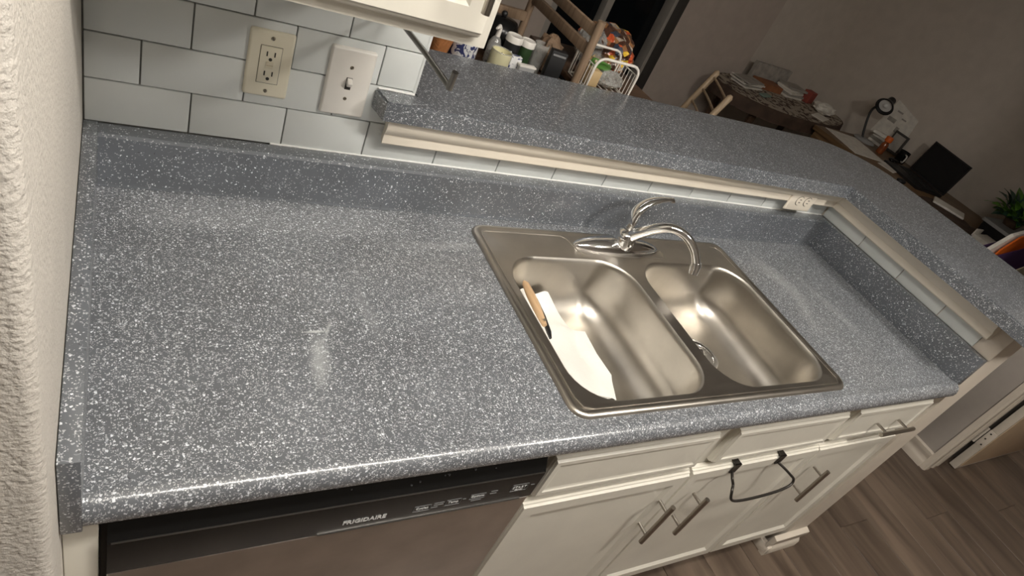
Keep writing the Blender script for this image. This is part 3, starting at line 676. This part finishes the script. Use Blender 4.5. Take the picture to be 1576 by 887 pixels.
for i, zz in enumerate((0.2745, 0.2385)):
    for xo in (-0.0065, 0.0065): B().box(0.275 + xo - 0.0011, 0.275 + xo + 0.0011, yp - 0.0024, yp, zz, zz + 0.0085).obj('slot', 'slot_dark', rc)
    B().lathe([(0.0030, 0), (0.0030, 0.0005), (0, 0.0005)], M=Matrix.Translation((0.275, yp - 0.0020, zz - 0.0055)) @ Matrix.Rotation(math.pi / 2, 4, 'X')).obj('slot', 'slot_dark', rc)
for zz in (0.2555, 0.2620): B().box(0.2690, 0.2810, yp - 0.0042, yp, zz - 0.0028, zz + 0.0026, 0.0006).obj('button', 'almond_dark', rc)
ol = B()
for a in ((0.2568, 0.2574, 0.2235, 0.2925), (0.2926, 0.2932, 0.2235, 0.2925), (0.2568, 0.2932, 0.2230, 0.2236), (0.2568, 0.2932, 0.2924, 0.2930)): ol.box(a[0], a[1], yp - 0.0003, yp + 0.001, a[2], a[3])
ol.obj('groove', 'slot_dark', rc, smooth=0)
screw(0.275, 0.3065, go, yp); screw(0.275, 0.2085, go, yp)
sw = thing('light_switch', 'white toggle light switch on the tiled wall beside the bar', 'switch', (0.417, yw, 0.185))
plate(0.3755, 0.4600, 0.1845, 0.3195, 'plate_white', sw, th=0.008)
yp = yw - 0.008
B().box(0.4120, 0.4230, yp - 0.0004, yp + 0.001, 0.2400, 0.2640).obj('slot', 'slot_dark', sw)
B().box(0.4130, 0.4220, -0.004, 0.009, -0.0055, 0.0055, 0.0012, M=Matrix.Translation((0, yp - 0.006, 0.2545)) @ Matrix.Rotation(math.radians(35), 4, 'X')).obj('toggle', 'plate_white', sw)
screw(0.4175, 0.2840, sw, yp); screw(0.4175, 0.2210, sw, yp)
ob = thing('wall_outlet', 'cream outlet plate set sideways in the moulding at the bar corner', 'outlet', (1.888, 0.634, 0.122))
TM = RZ(0, (1.888, 0.634, 0.15))
plate(1.826, 1.950, 0.121, 0.185, 'moulding_paint', ob, y=0.6365, th=0.006)
for xo in (-0.020, 0.020):
    rr = B().lathe([(0.0155, 0), (0.0150, 0.002), (0, 0.002)], M=Matrix.Translation((1.892 + xo, 0.6305, 0.158)) @ Matrix.Rotation(math.pi / 2, 4, 'X'), seg=20).obj('receptacle', 'moulding_paint', ob)
    B().lathe([(0.0168, 0), (0.0168, 0.0005), (0, 0.0005)], M=Matrix.Translation((1.892 + xo, 0.6305, 0.158)) @ Matrix.Rotation(math.pi / 2, 4, 'X'), seg=20).obj('groove', 'slot_dark', ob)
    for zo in (-0.005, 0.005): B().box(1.892 + xo - 0.004, 1.892 + xo + 0.004, 0.6278, 0.6288, 0.158 + zo - 0.001, 0.158 + zo + 0.001).obj('slot', 'slot_dark', rr)

# ------------------------------------------------------------------ rack and clutter behind the bar
rk = thing('wooden_rack', 'light wooden slatted rack standing behind the bar', 'rack', (0.90, 1.17, FL))
for x in (0.66, 1.143):
    for y in (0.985, 1.36):
        B().tube([(x, y, FL), (x, y, 0.408 if y < 1.1 else 0.52)], 0.0125, 10).obj('post', 'rack_wood', rk, smooth=60)
    for z in (0.375, 0.325, -0.05, -0.5): B().box(x - 0.008, x + 0.008, 0.985, 1.36, z - 0.015, z + 0.015, 0.003).obj('slat', 'rack_wood', rk)
for z in (-0.32, 0.190): B().box(0.655, 1.150, 0.975, 1.37, z, z + 0.014, 0.002).obj('shelf', 'dark_wood', rk)
B().box(0.66, 1.143, 1.35, 1.37, 0.25, 0.28, 0.003).obj('slat', 'rack_wood', rk)
SH = 0.2042
tag(B().lathe([(0.020, 0), (0.030, 0.045), (0.034, 0.060), (0.030, 0.060), (0.026, 0.045), (0.0, 0.02)], (0.735, 1.02, SH), 18).obj('woven_pot', 'terracotta'), 'small orange-brown woven pot peeking out below the wall cabinet', 'pot')
tag(B().lathe([(0.033, 0), (0.035, 0.004), (0.035, 0.085), (0.030, 0.090), (0.0, 0.090)], (0.802, 1.02, SH), 24).obj('printed_canister', 'blue_print'), 'white canister with blue pattern below the wall cabinet corner', 'canister')
kt = thing('black_kettle', 'rounded black pot at the back of the wooden rack', 'pot', (0.962, 1.17, SH))
B().lathe([(0.045, 0), (0.056, 0.02), (0.058, 0.06), (0.045, 0.09), (0.0, 0.098)], (0.962, 1.17, SH), 24).obj('body', 'black_gloss', kt, smooth=60)
B().ball((0.962, 1.17, SH + 0.104), 0.009).obj('knob', 'black_matte', kt)
cn = thing('candle_jar', 'short glass jar of pale yellow wax at the bar edge', 'candle', (0.896, 0.995, SH))
B().lathe([(0.026, 0), (0.028, 0.003), (0.028, 0.062), (0.026, 0.062), (0.026, 0.048), (0.0, 0.048)], (0.896, 0.995, SH), 24).obj('jar', 'candle_wax', cn, smooth=50)
B().tube([(0.896, 0.995, SH + 0.048), (0.897, 0.995, SH + 0.058)], 0.0012, 5).obj('wick', 'black_matte', cn)
B().tube([(0.896 + 0.027 * math.cos(a * 0.3142), 0.995 + 0.027 * math.sin(a * 0.3142), SH + 0.0625) for a in range(20)], 0.0016, 6, closed=True).obj('rim', 'clear_plastic', cn)
pb = thing('pump_bottle', 'small clear pump bottle standing behind the candle jar', 'bottle', (0.905, 1.062, SH))
B().lathe([(0.016, 0), (0.018, 0.004), (0.018, 0.055), (0.012, 0.068), (0.007, 0.074), (0.0, 0.074)], (0.905, 1.062, SH), 18).obj('bottle', 'clear_plastic', pb, smooth=50)
B().tube([(0.905, 1.062, SH + 0.074), (0.905, 1.062, SH + 0.096), (0.900, 1.058, SH + 0.101), (0.886, 1.045, SH + 0.098)], [0.007, 0.006, 0.006, 0.003], 10).obj('pump', 'white_plastic', pb, smooth=50)
def lid_jar(x, y, r, h, body, label, mark=False):
    t = thing('lidded_jar', label, 'jar', (x, y, SH), 'lidded jars on the rack behind the bar')
    b_ = B().lathe([(r * 0.92, 0), (r, 0.004), (r, h), (0, h)], (x, y, SH), 22).obj('body', body, t, smooth=50)
    B().lathe([(r * 1.08, h), (r * 1.08, h + 0.014), (r * 0.98, h + 0.017), (r * 0.9, h + 0.015), (0, h + 0.015)], (x, y, SH), 22).obj('lid', 'white_plastic', t, smooth=50)
    if mark:
        M_ = RZ(-24, (x, y, 0))
        m_ = B().box(x - 0.012, x + 0.012, y - r - 0.0006, y - r + 0.004, SH + 0.033, SH + 0.037, M=M_)
        m_.ball((x + 0.001, y - r, SH + 0.052), 0.005, 0.6, 0.3, 1.3, 2, M=M_); m_.obj('label_mark', 'print_white', b_)
lid_jar(0.944, 1.040, 0.022, 0.078, 'black_matte', 'black jar with a white lid and small white mark', True)
lid_jar(0.997, 1.055, 0.020, 0.070, 'green_jar', 'dark green jar with a white lid right of the black jar')
ct = thing('printed_carton', 'small blue and white printed carton in front of the black jar', 'carton', (0.945, 0.999, SH))
B().box(0.929, 0.961, 0.993, 1.009, SH, SH + 0.056, 0.001).obj('box', 'blue_print', ct); B().box(0.929, 0.961, 0.9925, 0.9935, SH + 0.036, SH + 0.050).obj('panel', 'print_white', ct, smooth=0)
tb_ = thing('plastic_tub', 'pale grey plastic tub at the bar edge before the jars', 'tub', (0.975, 0.982, SH))
B().loft([rrect(0.952, 0.998, 0.975, 0.990, 0.004, SH), rrect(0.950, 1.000, 0.974, 0.991, 0.005, SH + 0.040)]).obj('tub', 'grey_plastic', tb_); B().box(0.949, 1.001, 0.9735, 0.9915, SH + 0.040, SH + 0.045, 0.001).obj('lid', 'white_plastic', tb_)
tag(B().lathe([(0.018, 0), (0.022, 0.085), (0.0205, 0.085), (0.017, 0.006), (0, 0.006)], (1.048, 1.065, SH), 20).obj('tumbler', 'clear_plastic', smooth=50), 'clear tumbler standing right of the lidded jars', 'glass')
bx_ = thing('tall_carton', 'narrow black carton standing upright at the end of the rack', 'carton', (1.065, 1.0, SH))
B().box(1.042, 1.088, 0.985, 1.010, SH, SH + 0.098, 0.002, M=RZ(-12, (1.065, 1.0, 0))).obj('box', 'black_matte', bx_); B().box(1.046, 1.084, 0.9842, 0.986, SH + 0.085, SH + 0.09, M=RZ(-12, (1.065, 1.0, 0))).obj('stripe', 'print_grey', bx_)
def crumple(c, sx, sy, sz, amp, sub=3, seed=1, flat=True):
    t = bmesh.new(); bmesh.ops.create_icosphere(t, subdivisions=sub, radius=1)
    rnd = random.Random(seed); ph = [(Vector((rnd.uniform(-1, 1), rnd.uniform(-1, 1), rnd.uniform(-1, 1))) * rnd.uniform(3, 8), rnd.uniform(0, 6)) for _ in range(9)]
    for v in t.verts:
        n = v.co.copy(); d = sum(abs(math.sin(n.dot(k) + p)) for k, p in ph) / 9 - 0.6
        v.co = Vector((c[0] + n.x * sx * (1 + amp * d), c[1] + n.y * sy * (1 + amp * d), c[2] + sz + max(-1.0 if flat else -9, n.z * (1 + amp * d)) * sz))
    return t
tag(B().add(crumple((1.090, 1.09, SH), 0.036, 0.04, 0.052, 0.9, 3, 4)).obj('paper_bag', 'brown_paper', smooth=0), 'crumpled brown paper bag beside the black carton', 'bag')

st = thing('side_stand', 'dark wooden stand behind the bar carrying the wire basket', 'stand', (1.32, 1.14, FL))
B().box(1.165, 1.475, 0.945, 1.335, 0.205, 0.222, 0.003).obj('top', 'dark_wood', st)
for x in (1.18, 1.46):
    for y in (0.96, 1.32): B().box(x - 0.014, x + 0.014, y - 0.014, y + 0.014, FL, 0.205, 0.002).obj('leg', 'dark_wood', st)
ZT = 0.2225
wk = thing('wire_basket', 'white wire basket with rounded front frame on the stand behind the bar', 'basket', (1.25, 1.02, ZT))
def rframe(y, r_, name, x0=1.172, x1=1.328, z0=ZT + 0.006, z1=0.322, rad=0.028):
    pts = [(x0, y, z0), (x0, y, z1 - rad)] + [(x0 + rad - rad * math.cos(a), y, z1 - rad + rad * math.sin(a)) for a in (0.4, 0.8, 1.2, 1.5708)] + [(x1 - rad, y, z1)] + [(x1 - rad + rad * math.sin(a), y, z1 - rad + rad * math.cos(a)) for a in (0.4, 0.8, 1.2, 1.5708)] + [(x1, y, z0)]
    B().tube(pts, r_, 8, closed=True).obj(name, 'white_wire', wk, smooth=60)
rframe(0.968, 0.0042, 'front_frame'); rframe(1.072, 0.0036, 'back_frame')
for k in range(7):
    x = 1.184 + k * 0.022
    B().tube([(x, 0.968, ZT + 0.005), (x, 1.072, ZT + 0.005)], 0.0016, 6).obj('wire', 'white_wire', wk)
for x in (1.172, 1.328):
    for k in range(6): B().tube([(x, 0.980 + k * 0.016, ZT + 0.004), (x, 0.980 + k * 0.016, 0.296)], 0.0014, 6).obj('wire', 'white_wire', wk)
    B().tube([(x, 0.968, 0.296), (x, 1.072, 0.296)], 0.0020, 6).obj('rail', 'white_wire', wk)
    B().tube([(x, 0.968, ZT + 0.004), (x, 1.072, ZT + 0.004)], 0.0020, 6).obj('rail', 'white_wire', wk)
gp = thing('green_pack', 'rolled green packet lying in the wire basket', 'packet', (1.24, 1.02, 0.27))
B().tube([(1.190, 1.012, 0.292), (1.196, 1.014, 0.2915), (1.262, 1.026, 0.279), (1.268, 1.027, 0.278)], [0.006, 0.0125, 0.0125, 0.006], 12).obj('roll', 'green_pack', gp, smooth=60); B().ball((1.195, 1.004, 0.298), 0.005).obj('seal', 'cream_card', gp)
tag(B().add(crumple((1.275, 1.015, ZT + 0.008), 0.044, 0.030, 0.024, 1.0, 3, 8)).obj('clear_bag', 'clear_plastic', smooth=0), 'crumpled clear plastic bag on the floor of the wire basket', 'bag')
tag(B().box(1.182, 1.222, 0.985, 1.055, ZT + 0.008, ZT + 0.055, 0.004).obj('tan_packet', 'tan_card'), 'small tan packet at the left inside the wire basket', 'packet')
cb = thing('snack_bag', 'shiny brown, red and yellow snack bag heaped behind the wire basket', 'bag', (1.33, 1.17, ZT))
B().add(crumple((1.335, 1.175, ZT), 0.092, 0.085, 0.066, 1.0, 4, 12)).obj('bag', 'chip_foil', cb, smooth=25)
B().add(crumple((1.262, 1.150, ZT + 0.015), 0.040, 0.05, 0.055, 1.1, 3, 21)).obj('clear_wrap', 'clear_plastic', cb, smooth=0)

# ------------------------------------------------------------------ ladder-back chair
ch = thing('ladder_back_chair', 'pale wooden ladder-back chair beyond the bar', 'chair', (2.79, 1.97, FL))
a_ = Vector((2.892, 2.15, 0)); b_ = Vector((2.682, 1.794, 0)); nrm = Vector((-0.861, 0.508, 0))
def lean(z): return 0.27 * (0.05 - z)
def CP_(p, z, back=0.0): return (p.x + nrm.x * back, p.y + nrm.y * back, z)
for p in (a_, b_):
    B().tube([CP_(p, FL, 0.10), CP_(p, -0.46, 0.13), CP_(p, -0.2, 0.070), CP_(p, 0.04, 0.003), CP_(p, 0.052, 0.0)], [0.014, 0.017, 0.016, 0.017, 0.008], 12).obj('back_post', 'chair_wood', ch, smooth=60)
for z in (0.015, -0.065, -0.145, -0.225, -0.33):
    mid = (a_ + b_) / 2
    B().tube(smooth_path([CP_(a_, z, lean(z)), CP_(a_.lerp(b_, 0.25), z - 0.004, lean(z) - 0.012), CP_(mid, z - 0.006, lean(z) - 0.016), CP_(a_.lerp(b_, 0.75), z - 0.004, lean(z) - 0.012), CP_(b_, z, lean(z))], 4), 0.0065, 8).obj('rung', 'chair_wood', ch, smooth=60)
fa, fb2 = a_ + nrm * 0.52, b_ + nrm * 0.52
for p in (fa, fb2): B().tube([(p.x, p.y, FL), (p.x, p.y, -0.462)], 0.017, 10).obj('front_leg', 'chair_wood', ch, smooth=60)
B().loft([[(q.x, q.y, z) for q in (a_ + nrm * 0.12, b_ + nrm * 0.12, fb2 + nrm * 0.03, fa + nrm * 0.03)] for z in (-0.475, -0.45)]).obj('seat', 'chair_wood', ch, smooth=0)
B().tube([(fa.x, fa.y, -0.7), (fb2.x, fb2.y, -0.7)], 0.01, 8).obj('stretcher', 'chair_wood', ch)

# ------------------------------------------------------------------ oval table with a floral cloth
TZ = -0.16; tc = (4.22, 2.685)
tbl = thing('dining_table', 'oval dark wooden dining table in the far corner', 'table', (tc[0], tc[1], FL))
B().lathe([(0.98, -0.03), (1.0, -0.02), (1.0, -0.006), (0.98, 0)], (*tc, TZ - 0.004), 56, 0.66, 0.325).obj('top', 'dark_wood', tbl, smooth=50)
for dx in (-0.42, 0.42):
    for dy in (-0.18, 0.18): B().tube([(tc[0] + dx, tc[1] + dy, FL), (tc[0] + dx, tc[1] + dy, TZ - 0.03)], [0.02, 0.03], 10).obj('leg', 'dark_wood', tbl)
clo = thing('tablecloth', 'brown and cream floral tablecloth on the oval table', 'tablecloth', (tc[0], tc[1], TZ - 0.1))
B().lathe([(0.985, 0.0), (0.985, 0.0025), (0.0, 0.0025)], (*tc, TZ - 0.0035), 56, 0.66, 0.325).obj('floral_top', 'floral_cloth', clo, smooth=50)
L = []
for rr_, z in ((0.985, 0.001), (1.012, -0.003), (1.022, -0.03), (1.03, -0.085), (1.022, -0.085), (1.012, -0.03)):
    L.append([(tc[0] + 0.66 * (rr_ + (0.012 * math.sin(k * 1.9) if z < -0.05 else 0)) * math.cos(2 * math.pi * k / 56), tc[1] + 0.325 * (rr_ + (0.03 * math.sin(k * 1.9) if z < -0.05 else 0)) * math.sin(2 * math.pi * k / 56), TZ - 0.002 + z) for k in range(56)])
B().loft(L, False, False).obj('brown_border', 'brown_cloth', clo, smooth=60)
TT = TZ - 0.0008
def stack(name, label, cat, c, w, d, h, rot, mat, z=TT, n=1, group=None):
    if n == 1:
        return tag(B().box(c[0] - w / 2, c[0] + w / 2, c[1] - d / 2, c[1] + d / 2, z, z + h, min(0.003, h / 3), 1, M=RZ(rot, (*c, 0))).obj(name, mat), label, cat, group)
    t = thing(name, label, cat, (*c, z), group)
    for k in range(n):
        o = (random.uniform(-0.015, 0.015), random.uniform(-0.015, 0.015))
        B().box(c[0] - w / 2 + o[0], c[0] + w / 2 + o[0], c[1] - d / 2 + o[1], c[1] + d / 2 + o[1], z + h * k / n, z + h * (k + 1) / n - 0.0008, 0.001, 1, M=RZ(rot + random.uniform(-9, 9), (*c, 0))).obj('sheet', ('paper', 'paper_grey', 'paper')[k % 3] if mat is None else mat, t)
    return t
stack('paper_stack', 'untidy stack of papers at the left rear of the oval table', 'papers', (3.90, 2.79), 0.24, 0.14, 0.05, 8, None, n=5)
stack('book', 'rust-coloured book lying behind the floral pattern', 'book', (4.18, 2.85), 0.22, 0.13, 0.045, -4, 'rust_card')
stack('magazine_stack', 'pile of magazines at the rear middle of the oval table', 'magazines', (4.43, 2.83), 0.20, 0.14, 0.075, 6, None, n=5)
stack('red_box', 'small dull red box at the back of the oval table', 'box', (4.61, 2.79), 0.09, 0.07, 0.085, 12, 'red_card')
stack('folded_napkin', 'folded grey-green cloth lying on the floral tablecloth', 'cloth', (3.98, 2.65), 0.13, 0.05, 0.012, 20, 'teal_cloth')
stack('long_box', 'long greyish box leaning along the wall at the rear of the table', 'box', (4.27, 2.955), 0.40, 0.04, 0.14, 0, 'paper_grey')
tag(B().add(crumple((4.63, 2.62, TT), 0.10, 0.07, 0.035, 1.2, 3, 31)).obj('white_bag', 'paper', smooth=0), 'crumpled white plastic bag at the right end of the oval table', 'bag')
stack('envelope', 'pale envelope near the front right of the oval table', 'envelope', (4.47, 2.50), 0.18, 0.10, 0.006, 25, 'paper')

# ------------------------------------------------------------------ desk along the far wall
dk = thing('desk', 'long brown wooden desk against the far grey wall', 'desk', (4.57, 1.55, FL))
B().box(4.21, XR - 0.005, 0.76, 2.325, TZ - 0.035, TZ, 0.004).obj('top', 'desk_wood', dk)
for x in (4.25, 4.90):
    for y in (0.80, 2.28): B().box(x - 0.025, x + 0.025, y - 0.025, y + 0.025, FL, TZ - 0.035).obj('leg', 'desk_wood', dk)
B().box(4.22, 4.24, 0.80, 2.28, TZ - 0.13, TZ - 0.035).obj('apron', 'desk_wood', dk)
DT = TZ + 0.0003
stack('paper_sheet', 'large pale paper sheet at the near edge of the desk under the lamp', 'paper', (4.42, 2.10), 0.30, 0.36, 0.004, -12, 'paper', z=DT)
stack('paper_sheet', 'small pale paper sheet beside the mug on the desk', 'paper', (4.50, 1.84), 0.17, 0.12, 0.003, 15, 'paper', z=DT)
stack('card_stack', 'stack of pale cards behind the amber bottle', 'papers', (4.85, 2.23), 0.06, 0.10, 0.09, 10, None, z=DT, n=4)
lp = thing('desk_lamp', 'black desk lamp with grey round base and white inner shade', 'lamp', (4.70, 2.245, DT))
DTp = DT + 0.0
B().lathe([(0.078, 0), (0.080, 0.006), (0.072, 0.014), (0.0, 0.018)], (4.70, 2.235, DTp), 28).obj('base', 'grey_plastic', lp, smooth=50)
ap = smooth_path([(4.70, 2.26, -0.145), (4.70, 2.305, -0.06), (4.70, 2.335, 0.03), (4.70, 2.315, 0.085), (4.70, 2.285, 0.112)], 6)
B().tube(ap, 0.0085, 10).obj('arm', 'black_matte', lp, smooth=60)
ax = Vector((-0.80, -0.28, -0.52)).normalized(); q = Vector((0, 0, -1)).rotation_difference(ax).to_matrix().to_4x4()
hM = Matrix.Translation((4.705, 2.265, 0.125)) @ q
hd = B().lathe([(0.020, 0.055), (0.028, 0.050), (0.030, 0.005), (0.044, -0.005), (0.066, -0.045), (0.058, -0.047), (0.038, -0.008), (0.0, 0.0)], seg=24, M=hM).obj('shade', 'black_matte', lp, smooth=50)
B().lathe([(0.046, -0.032), (0.034, -0.011), (0.0, -0.007)], seg=24, M=hM).obj('reflector', 'lamp_white', hd, smooth=50)
B().ball((0, 0, -0.024), 0.020, M=hM).obj('bulb', 'lamp_white', hd)
bt = thing('amber_bottle', 'small amber bottle with an orange cap on the desk', 'bottle', (4.68, 2.070, DT))
B().lathe([(0.024, 0), (0.026, 0.004), (0.026, 0.068), (0.017, 0.084), (0.015, 0.092), (0, 0.092)], (4.68, 2.070, DT), 20).obj('bottle', 'amber_glass', bt, smooth=50)
B().lathe([(0.024, 0.090), (0.025, 0.093), (0.025, 0.122), (0.022, 0.126), (0, 0.126)], (4.68, 2.070, DT), 20).obj('cap', 'orange', bt, smooth=50)
pn = thing('wall_notice', 'pale printed sheet pinned on the wall behind the desk lamp', 'notice', (XR - 0.005, 2.25, -0.12))
B().prism([(2.35, 0.155), (2.13, 0.105), (2.11, -0.04), (2.16, -0.075), (2.39, -0.118)], 'x', XR - 0.006, XR - 0.001).obj('sheet', 'paper', pn, smooth=0)
for y, z, w, h in ((2.28, 0.09, 0.05, 0.012), (2.22, 0.06, 0.04, 0.010), (2.30, 0.02, 0.07, 0.03), (2.22, -0.02, 0.03, 0.04)): B().box(XR - 0.0075, XR - 0.0055, y - w / 2, y + w / 2, z - h / 2, z + h / 2).obj('print', 'paper_grey', pn, smooth=0)
pf = thing('photo_frame', 'small dark framed picture leaning behind the amber bottle', 'picture', (4.90, 2.13, DT))
B().box(4.895, 4.91, 2.07, 2.19, DT, DT + 0.15, 0.003).obj('frame', 'frame_dark', pf); B().box(4.8935, 4.896, 2.085, 2.175, DT + 0.02, DT + 0.135).obj('picture', 'paper_grey', pf, smooth=0)
mg = thing('mug', 'black and white mug between the amber bottle and the laptop', 'mug', (4.80, 1.975, DT))
B().lathe([(0.034, 0), (0.037, 0.004), (0.038, 0.085), (0.035, 0.085), (0.033, 0.008), (0, 0.008)], (4.80, 1.975, DT), 22).obj('cup', 'black_gloss', mg, smooth=50)
B().tube(smooth_path([(4.775, 1.947, DT + 0.07), (4.760, 1.925, DT + 0.068), (4.755, 1.92, DT + 0.045), (4.765, 1.93, DT + 0.02), (4.778, 1.947, DT + 0.018)], 4), 0.005, 8).obj('handle', 'white_plastic', mg, smooth=60)
sp_ = thing('spectacles_case', 'small glossy dark case on the desk in front of the mug', 'case', (4.68, 1.94, DT))
B().add(crumple((4.68, 1.945, DT), 0.05, 0.03, 0.016, 0.3, 2, 2)).obj('case', 'black_gloss', sp_, smooth=50); B().box(4.65, 4.71, 1.913, 1.917, DT + 0.01, DT + 0.016).obj('clasp', 'rod_steel', sp_)
# laptop
lt = thing('laptop', 'open dark laptop with its black screen facing the kitchen', 'laptop', (4.66, 1.69, DT))
u_ = Vector((-0.10, -0.355, 0)).normalized(); w_ = Vector((-u_.y, u_.x, 0)) * -1
hinge = Vector((4.775, 1.865, DT))
if w_.x > 0: w_ = -w_
def LQ(a, b, c): return hinge + u_ * a + w_ * b + Vector((0, 0, c))
def slab(a0, a1, b0, b1, c0, c1, name, mat, par, tilt=None):
    cs = [(a0, b0), (a1, b0), (a1, b1), (a0, b1)]
    if tilt is None: Ls = [[LQ(a, b, c) for a, b in cs] for c in (c0, c1)]
    else: Ls = [[LQ(a, -math.sin(tilt) * b - math.cos(tilt) * c * 1, 0.012 + math.cos(tilt) * b - math.sin(tilt) * c) for a, b in cs] for c in (c0, c1)]
    return B().loft(Ls).obj(name, mat, par, smooth=0)
slab(0, 0.36, 0.0, 0.235, 0.0, 0.016, 'base', 'black_matte', lt)
slab(0.03, 0.33, 0.02, 0.12, 0.016, 0.018, 'keyboard', 'gap_dark', lt)
lid = slab(0, 0.36, 0.006, 0.235, 0.0, 0.007, 'screen_lid', 'black_matte', lt, tilt=0.12)
slab(0.01, 0.35, 0.018, 0.225, -0.0012, 0.001, 'display', 'night_glass', lid, tilt=0.12)
tag(B().add(crumple((4.33, 1.63, DT), 0.04, 0.028, 0.015, 0.2, 2, 6)).obj('computer_mouse', 'black_matte', smooth=50), 'small black mouse on the desk edge by the laptop', 'mouse')
# cloth and papers at the near end of the desk
def drape(u, v):
    y = 1.47 - 0.42 * u; s = v * 0.42
    x, z = (4.50 - s, DT + 0.004) if s < 0.295 else (4.205 - 0.012 * math.sin(12 * u), DT + 0.004 - (s - 0.295))
    return (x - 0.006 * math.sin(9 * u) * (s > 0.3), y, z + 0.006 * abs(math.sin(14 * u + 5 * v)))
tag(B().grid(drape, 28, 20, -0.003).obj('brown_blanket', 'brown_cloth', smooth=60), 'dark brown cloth draped over the near end of the desk', 'cloth')
stack('notebook', 'pale open notebook on the brown cloth by the laptop', 'notebook', (4.50, 1.36), 0.14, 0.20, 0.012, 28, 'paper', z=DT + 0.012)
wb_ = thing('white_carton', 'low pale open carton at the near end of the desk', 'carton', (4.33, 1.00, DT))
B().box(4.235, 4.40, 0.93, 1.045, DT, DT + 0.045, 0.002).obj('box', 'paper', wb_); B().box(4.225, 4.30, 1.04, 1.048, DT + 0.03, DT + 0.075, 0.001).obj('flap', 'paper', wb_)
bn = thing('storage_bin', 'dark storage bin with a grey lid under the plant', 'bin', (4.62, 1.0, DT))
B().loft([rrect(4.45, 4.80, 0.85, 1.13, 0.02, DT), rrect(4.44, 4.81, 0.84, 1.14, 0.02, DT + 0.09)]).obj('bin', 'black_matte', bn); B().loft([rrect(4.43, 4.82, 0.83, 1.15, 0.022, DT + 0.09), rrect(4.435, 4.815, 0.835, 1.145, 0.02, DT + 0.108)]).obj('lid', 'grey_plastic', bn)
PZ = DT + 0.1085
plt = thing('leafy_plant', 'bushy green plant with bright leaves on the storage bin', 'plant', (4.62, 1.07, PZ))
B().lathe([(0.04, 0), (0.055, 0.05), (0.050, 0.05), (0.0, 0.035)], (4.62, 1.07, PZ), 18).obj('pot', 'dark_wood', plt, smooth=50)
rp = random.Random(5)
leaf_me = {}
for mname in ('leaf', 'leaf_dark'):
    t = B().grid(lambda u, v: Vector(((v - 0.5) * 0.052 * math.sin(math.pi * min(1, u * 0.92 + 0.08)), u * 0.085, 0.010 * math.sin(math.pi * u) - 0.02 * u * u + 0.004 * abs(v - 0.5))), 5, 2, 0.0008)
    me = bpy.data.meshes.new('leaf'); t.bm.to_mesh(me); t.bm.free(); me.materials.append(MATS[mname]); leaf_me[mname] = me
for k in range(84):
    az = rp.uniform(0, 6.283); el = rp.uniform(-0.1, 1.2); rr_ = rp.uniform(0.01, 0.115)
    o = link('leaf', leaf_me['leaf' if rp.random() < 0.55 else 'leaf_dark'], (4.62 + rr_ * math.cos(az), 1.07 + rr_ * math.sin(az), PZ + 0.045 + rr_ * 0.7 * el), plt)
    o.rotation_euler = (el, rp.uniform(-0.4, 0.4), az - math.pi / 2); s_ = rp.uniform(0.8, 1.3); o.scale = (s_, s_, s_)
# cartons and the purple bag
cx1 = thing('tall_moving_box', 'tall tan cardboard box standing beyond the bar corner', 'box', (3.72, 0.52, FL))
B().box(3.50, 3.76, 0.40, 0.645, FL, -0.105, 0.003).obj('box', 'tan_card', cx1); B().box(3.50, 3.76, 0.515, 0.525, -0.1055, -0.1035).obj('tape', 'cream_card', cx1, smooth=0)
B().box(3.49, 3.70, 0.645, 0.650, -0.22, -0.09).obj('flap', 'cream_card', cx1)
cx2 = thing('moving_box', 'lower cardboard box under the purple gift bag', 'box', (4.02, 0.60, FL))
B().box(3.62, 4.17, 0.652, 0.90, FL, -0.262, 0.003).obj('box', 'tan_card', cx2); B().prism([(3.72, -0.262), (3.72, -0.165), (3.846, -0.105), (4.0, -0.035), (4.12, 0.0), (4.12, -0.262)], 'y', 0.655, 0.661).obj('flap', 'cream_card', cx2, smooth=0); B().box(3.62, 4.17, 0.81, 0.82, -0.2625, -0.2605).obj('tape', 'cream_card', cx2, smooth=0)
gb = thing('gift_bag', 'open purple paper bag holding an orange folder and papers', 'bag', (3.96, 0.66, -0.26))
for y0, y1, nm in ((0.696, 0.700, 'front'), (0.776, 0.780, 'back')):
    B().prism([(3.64, -0.2602), (3.64, -0.040), (3.80, 0.008), (3.94, 0.048), (4.14, 0.095), (4.14, -0.2602)], 'y', y0, y1).obj('bag_' + nm, 'purple', gb, smooth=0)
B().box(3.64, 4.14, 0.700, 0.776, -0.2602, -0.256).box(3.64, 3.644, 0.700, 0.776, -0.256, -0.066).box(4.136, 4.14, 0.700, 0.776, -0.256, 0.068).obj('bag_sides', 'purple', gb, smooth=0)
B().prism([(3.72, -0.25), (3.74, 0.00), (3.81, 0.085), (4.08, 0.155), (4.08, -0.25)], 'y', 0.716, 0.724).obj('folder', 'orange', gb, smooth=0)
B().prism([(3.66, -0.25), (3.68, -0.04), (3.80, 0.075), (4.10, 0.17), (4.10, -0.25)], 'y', 0.740, 0.758).obj('papers', 'paper', gb, smooth=0)
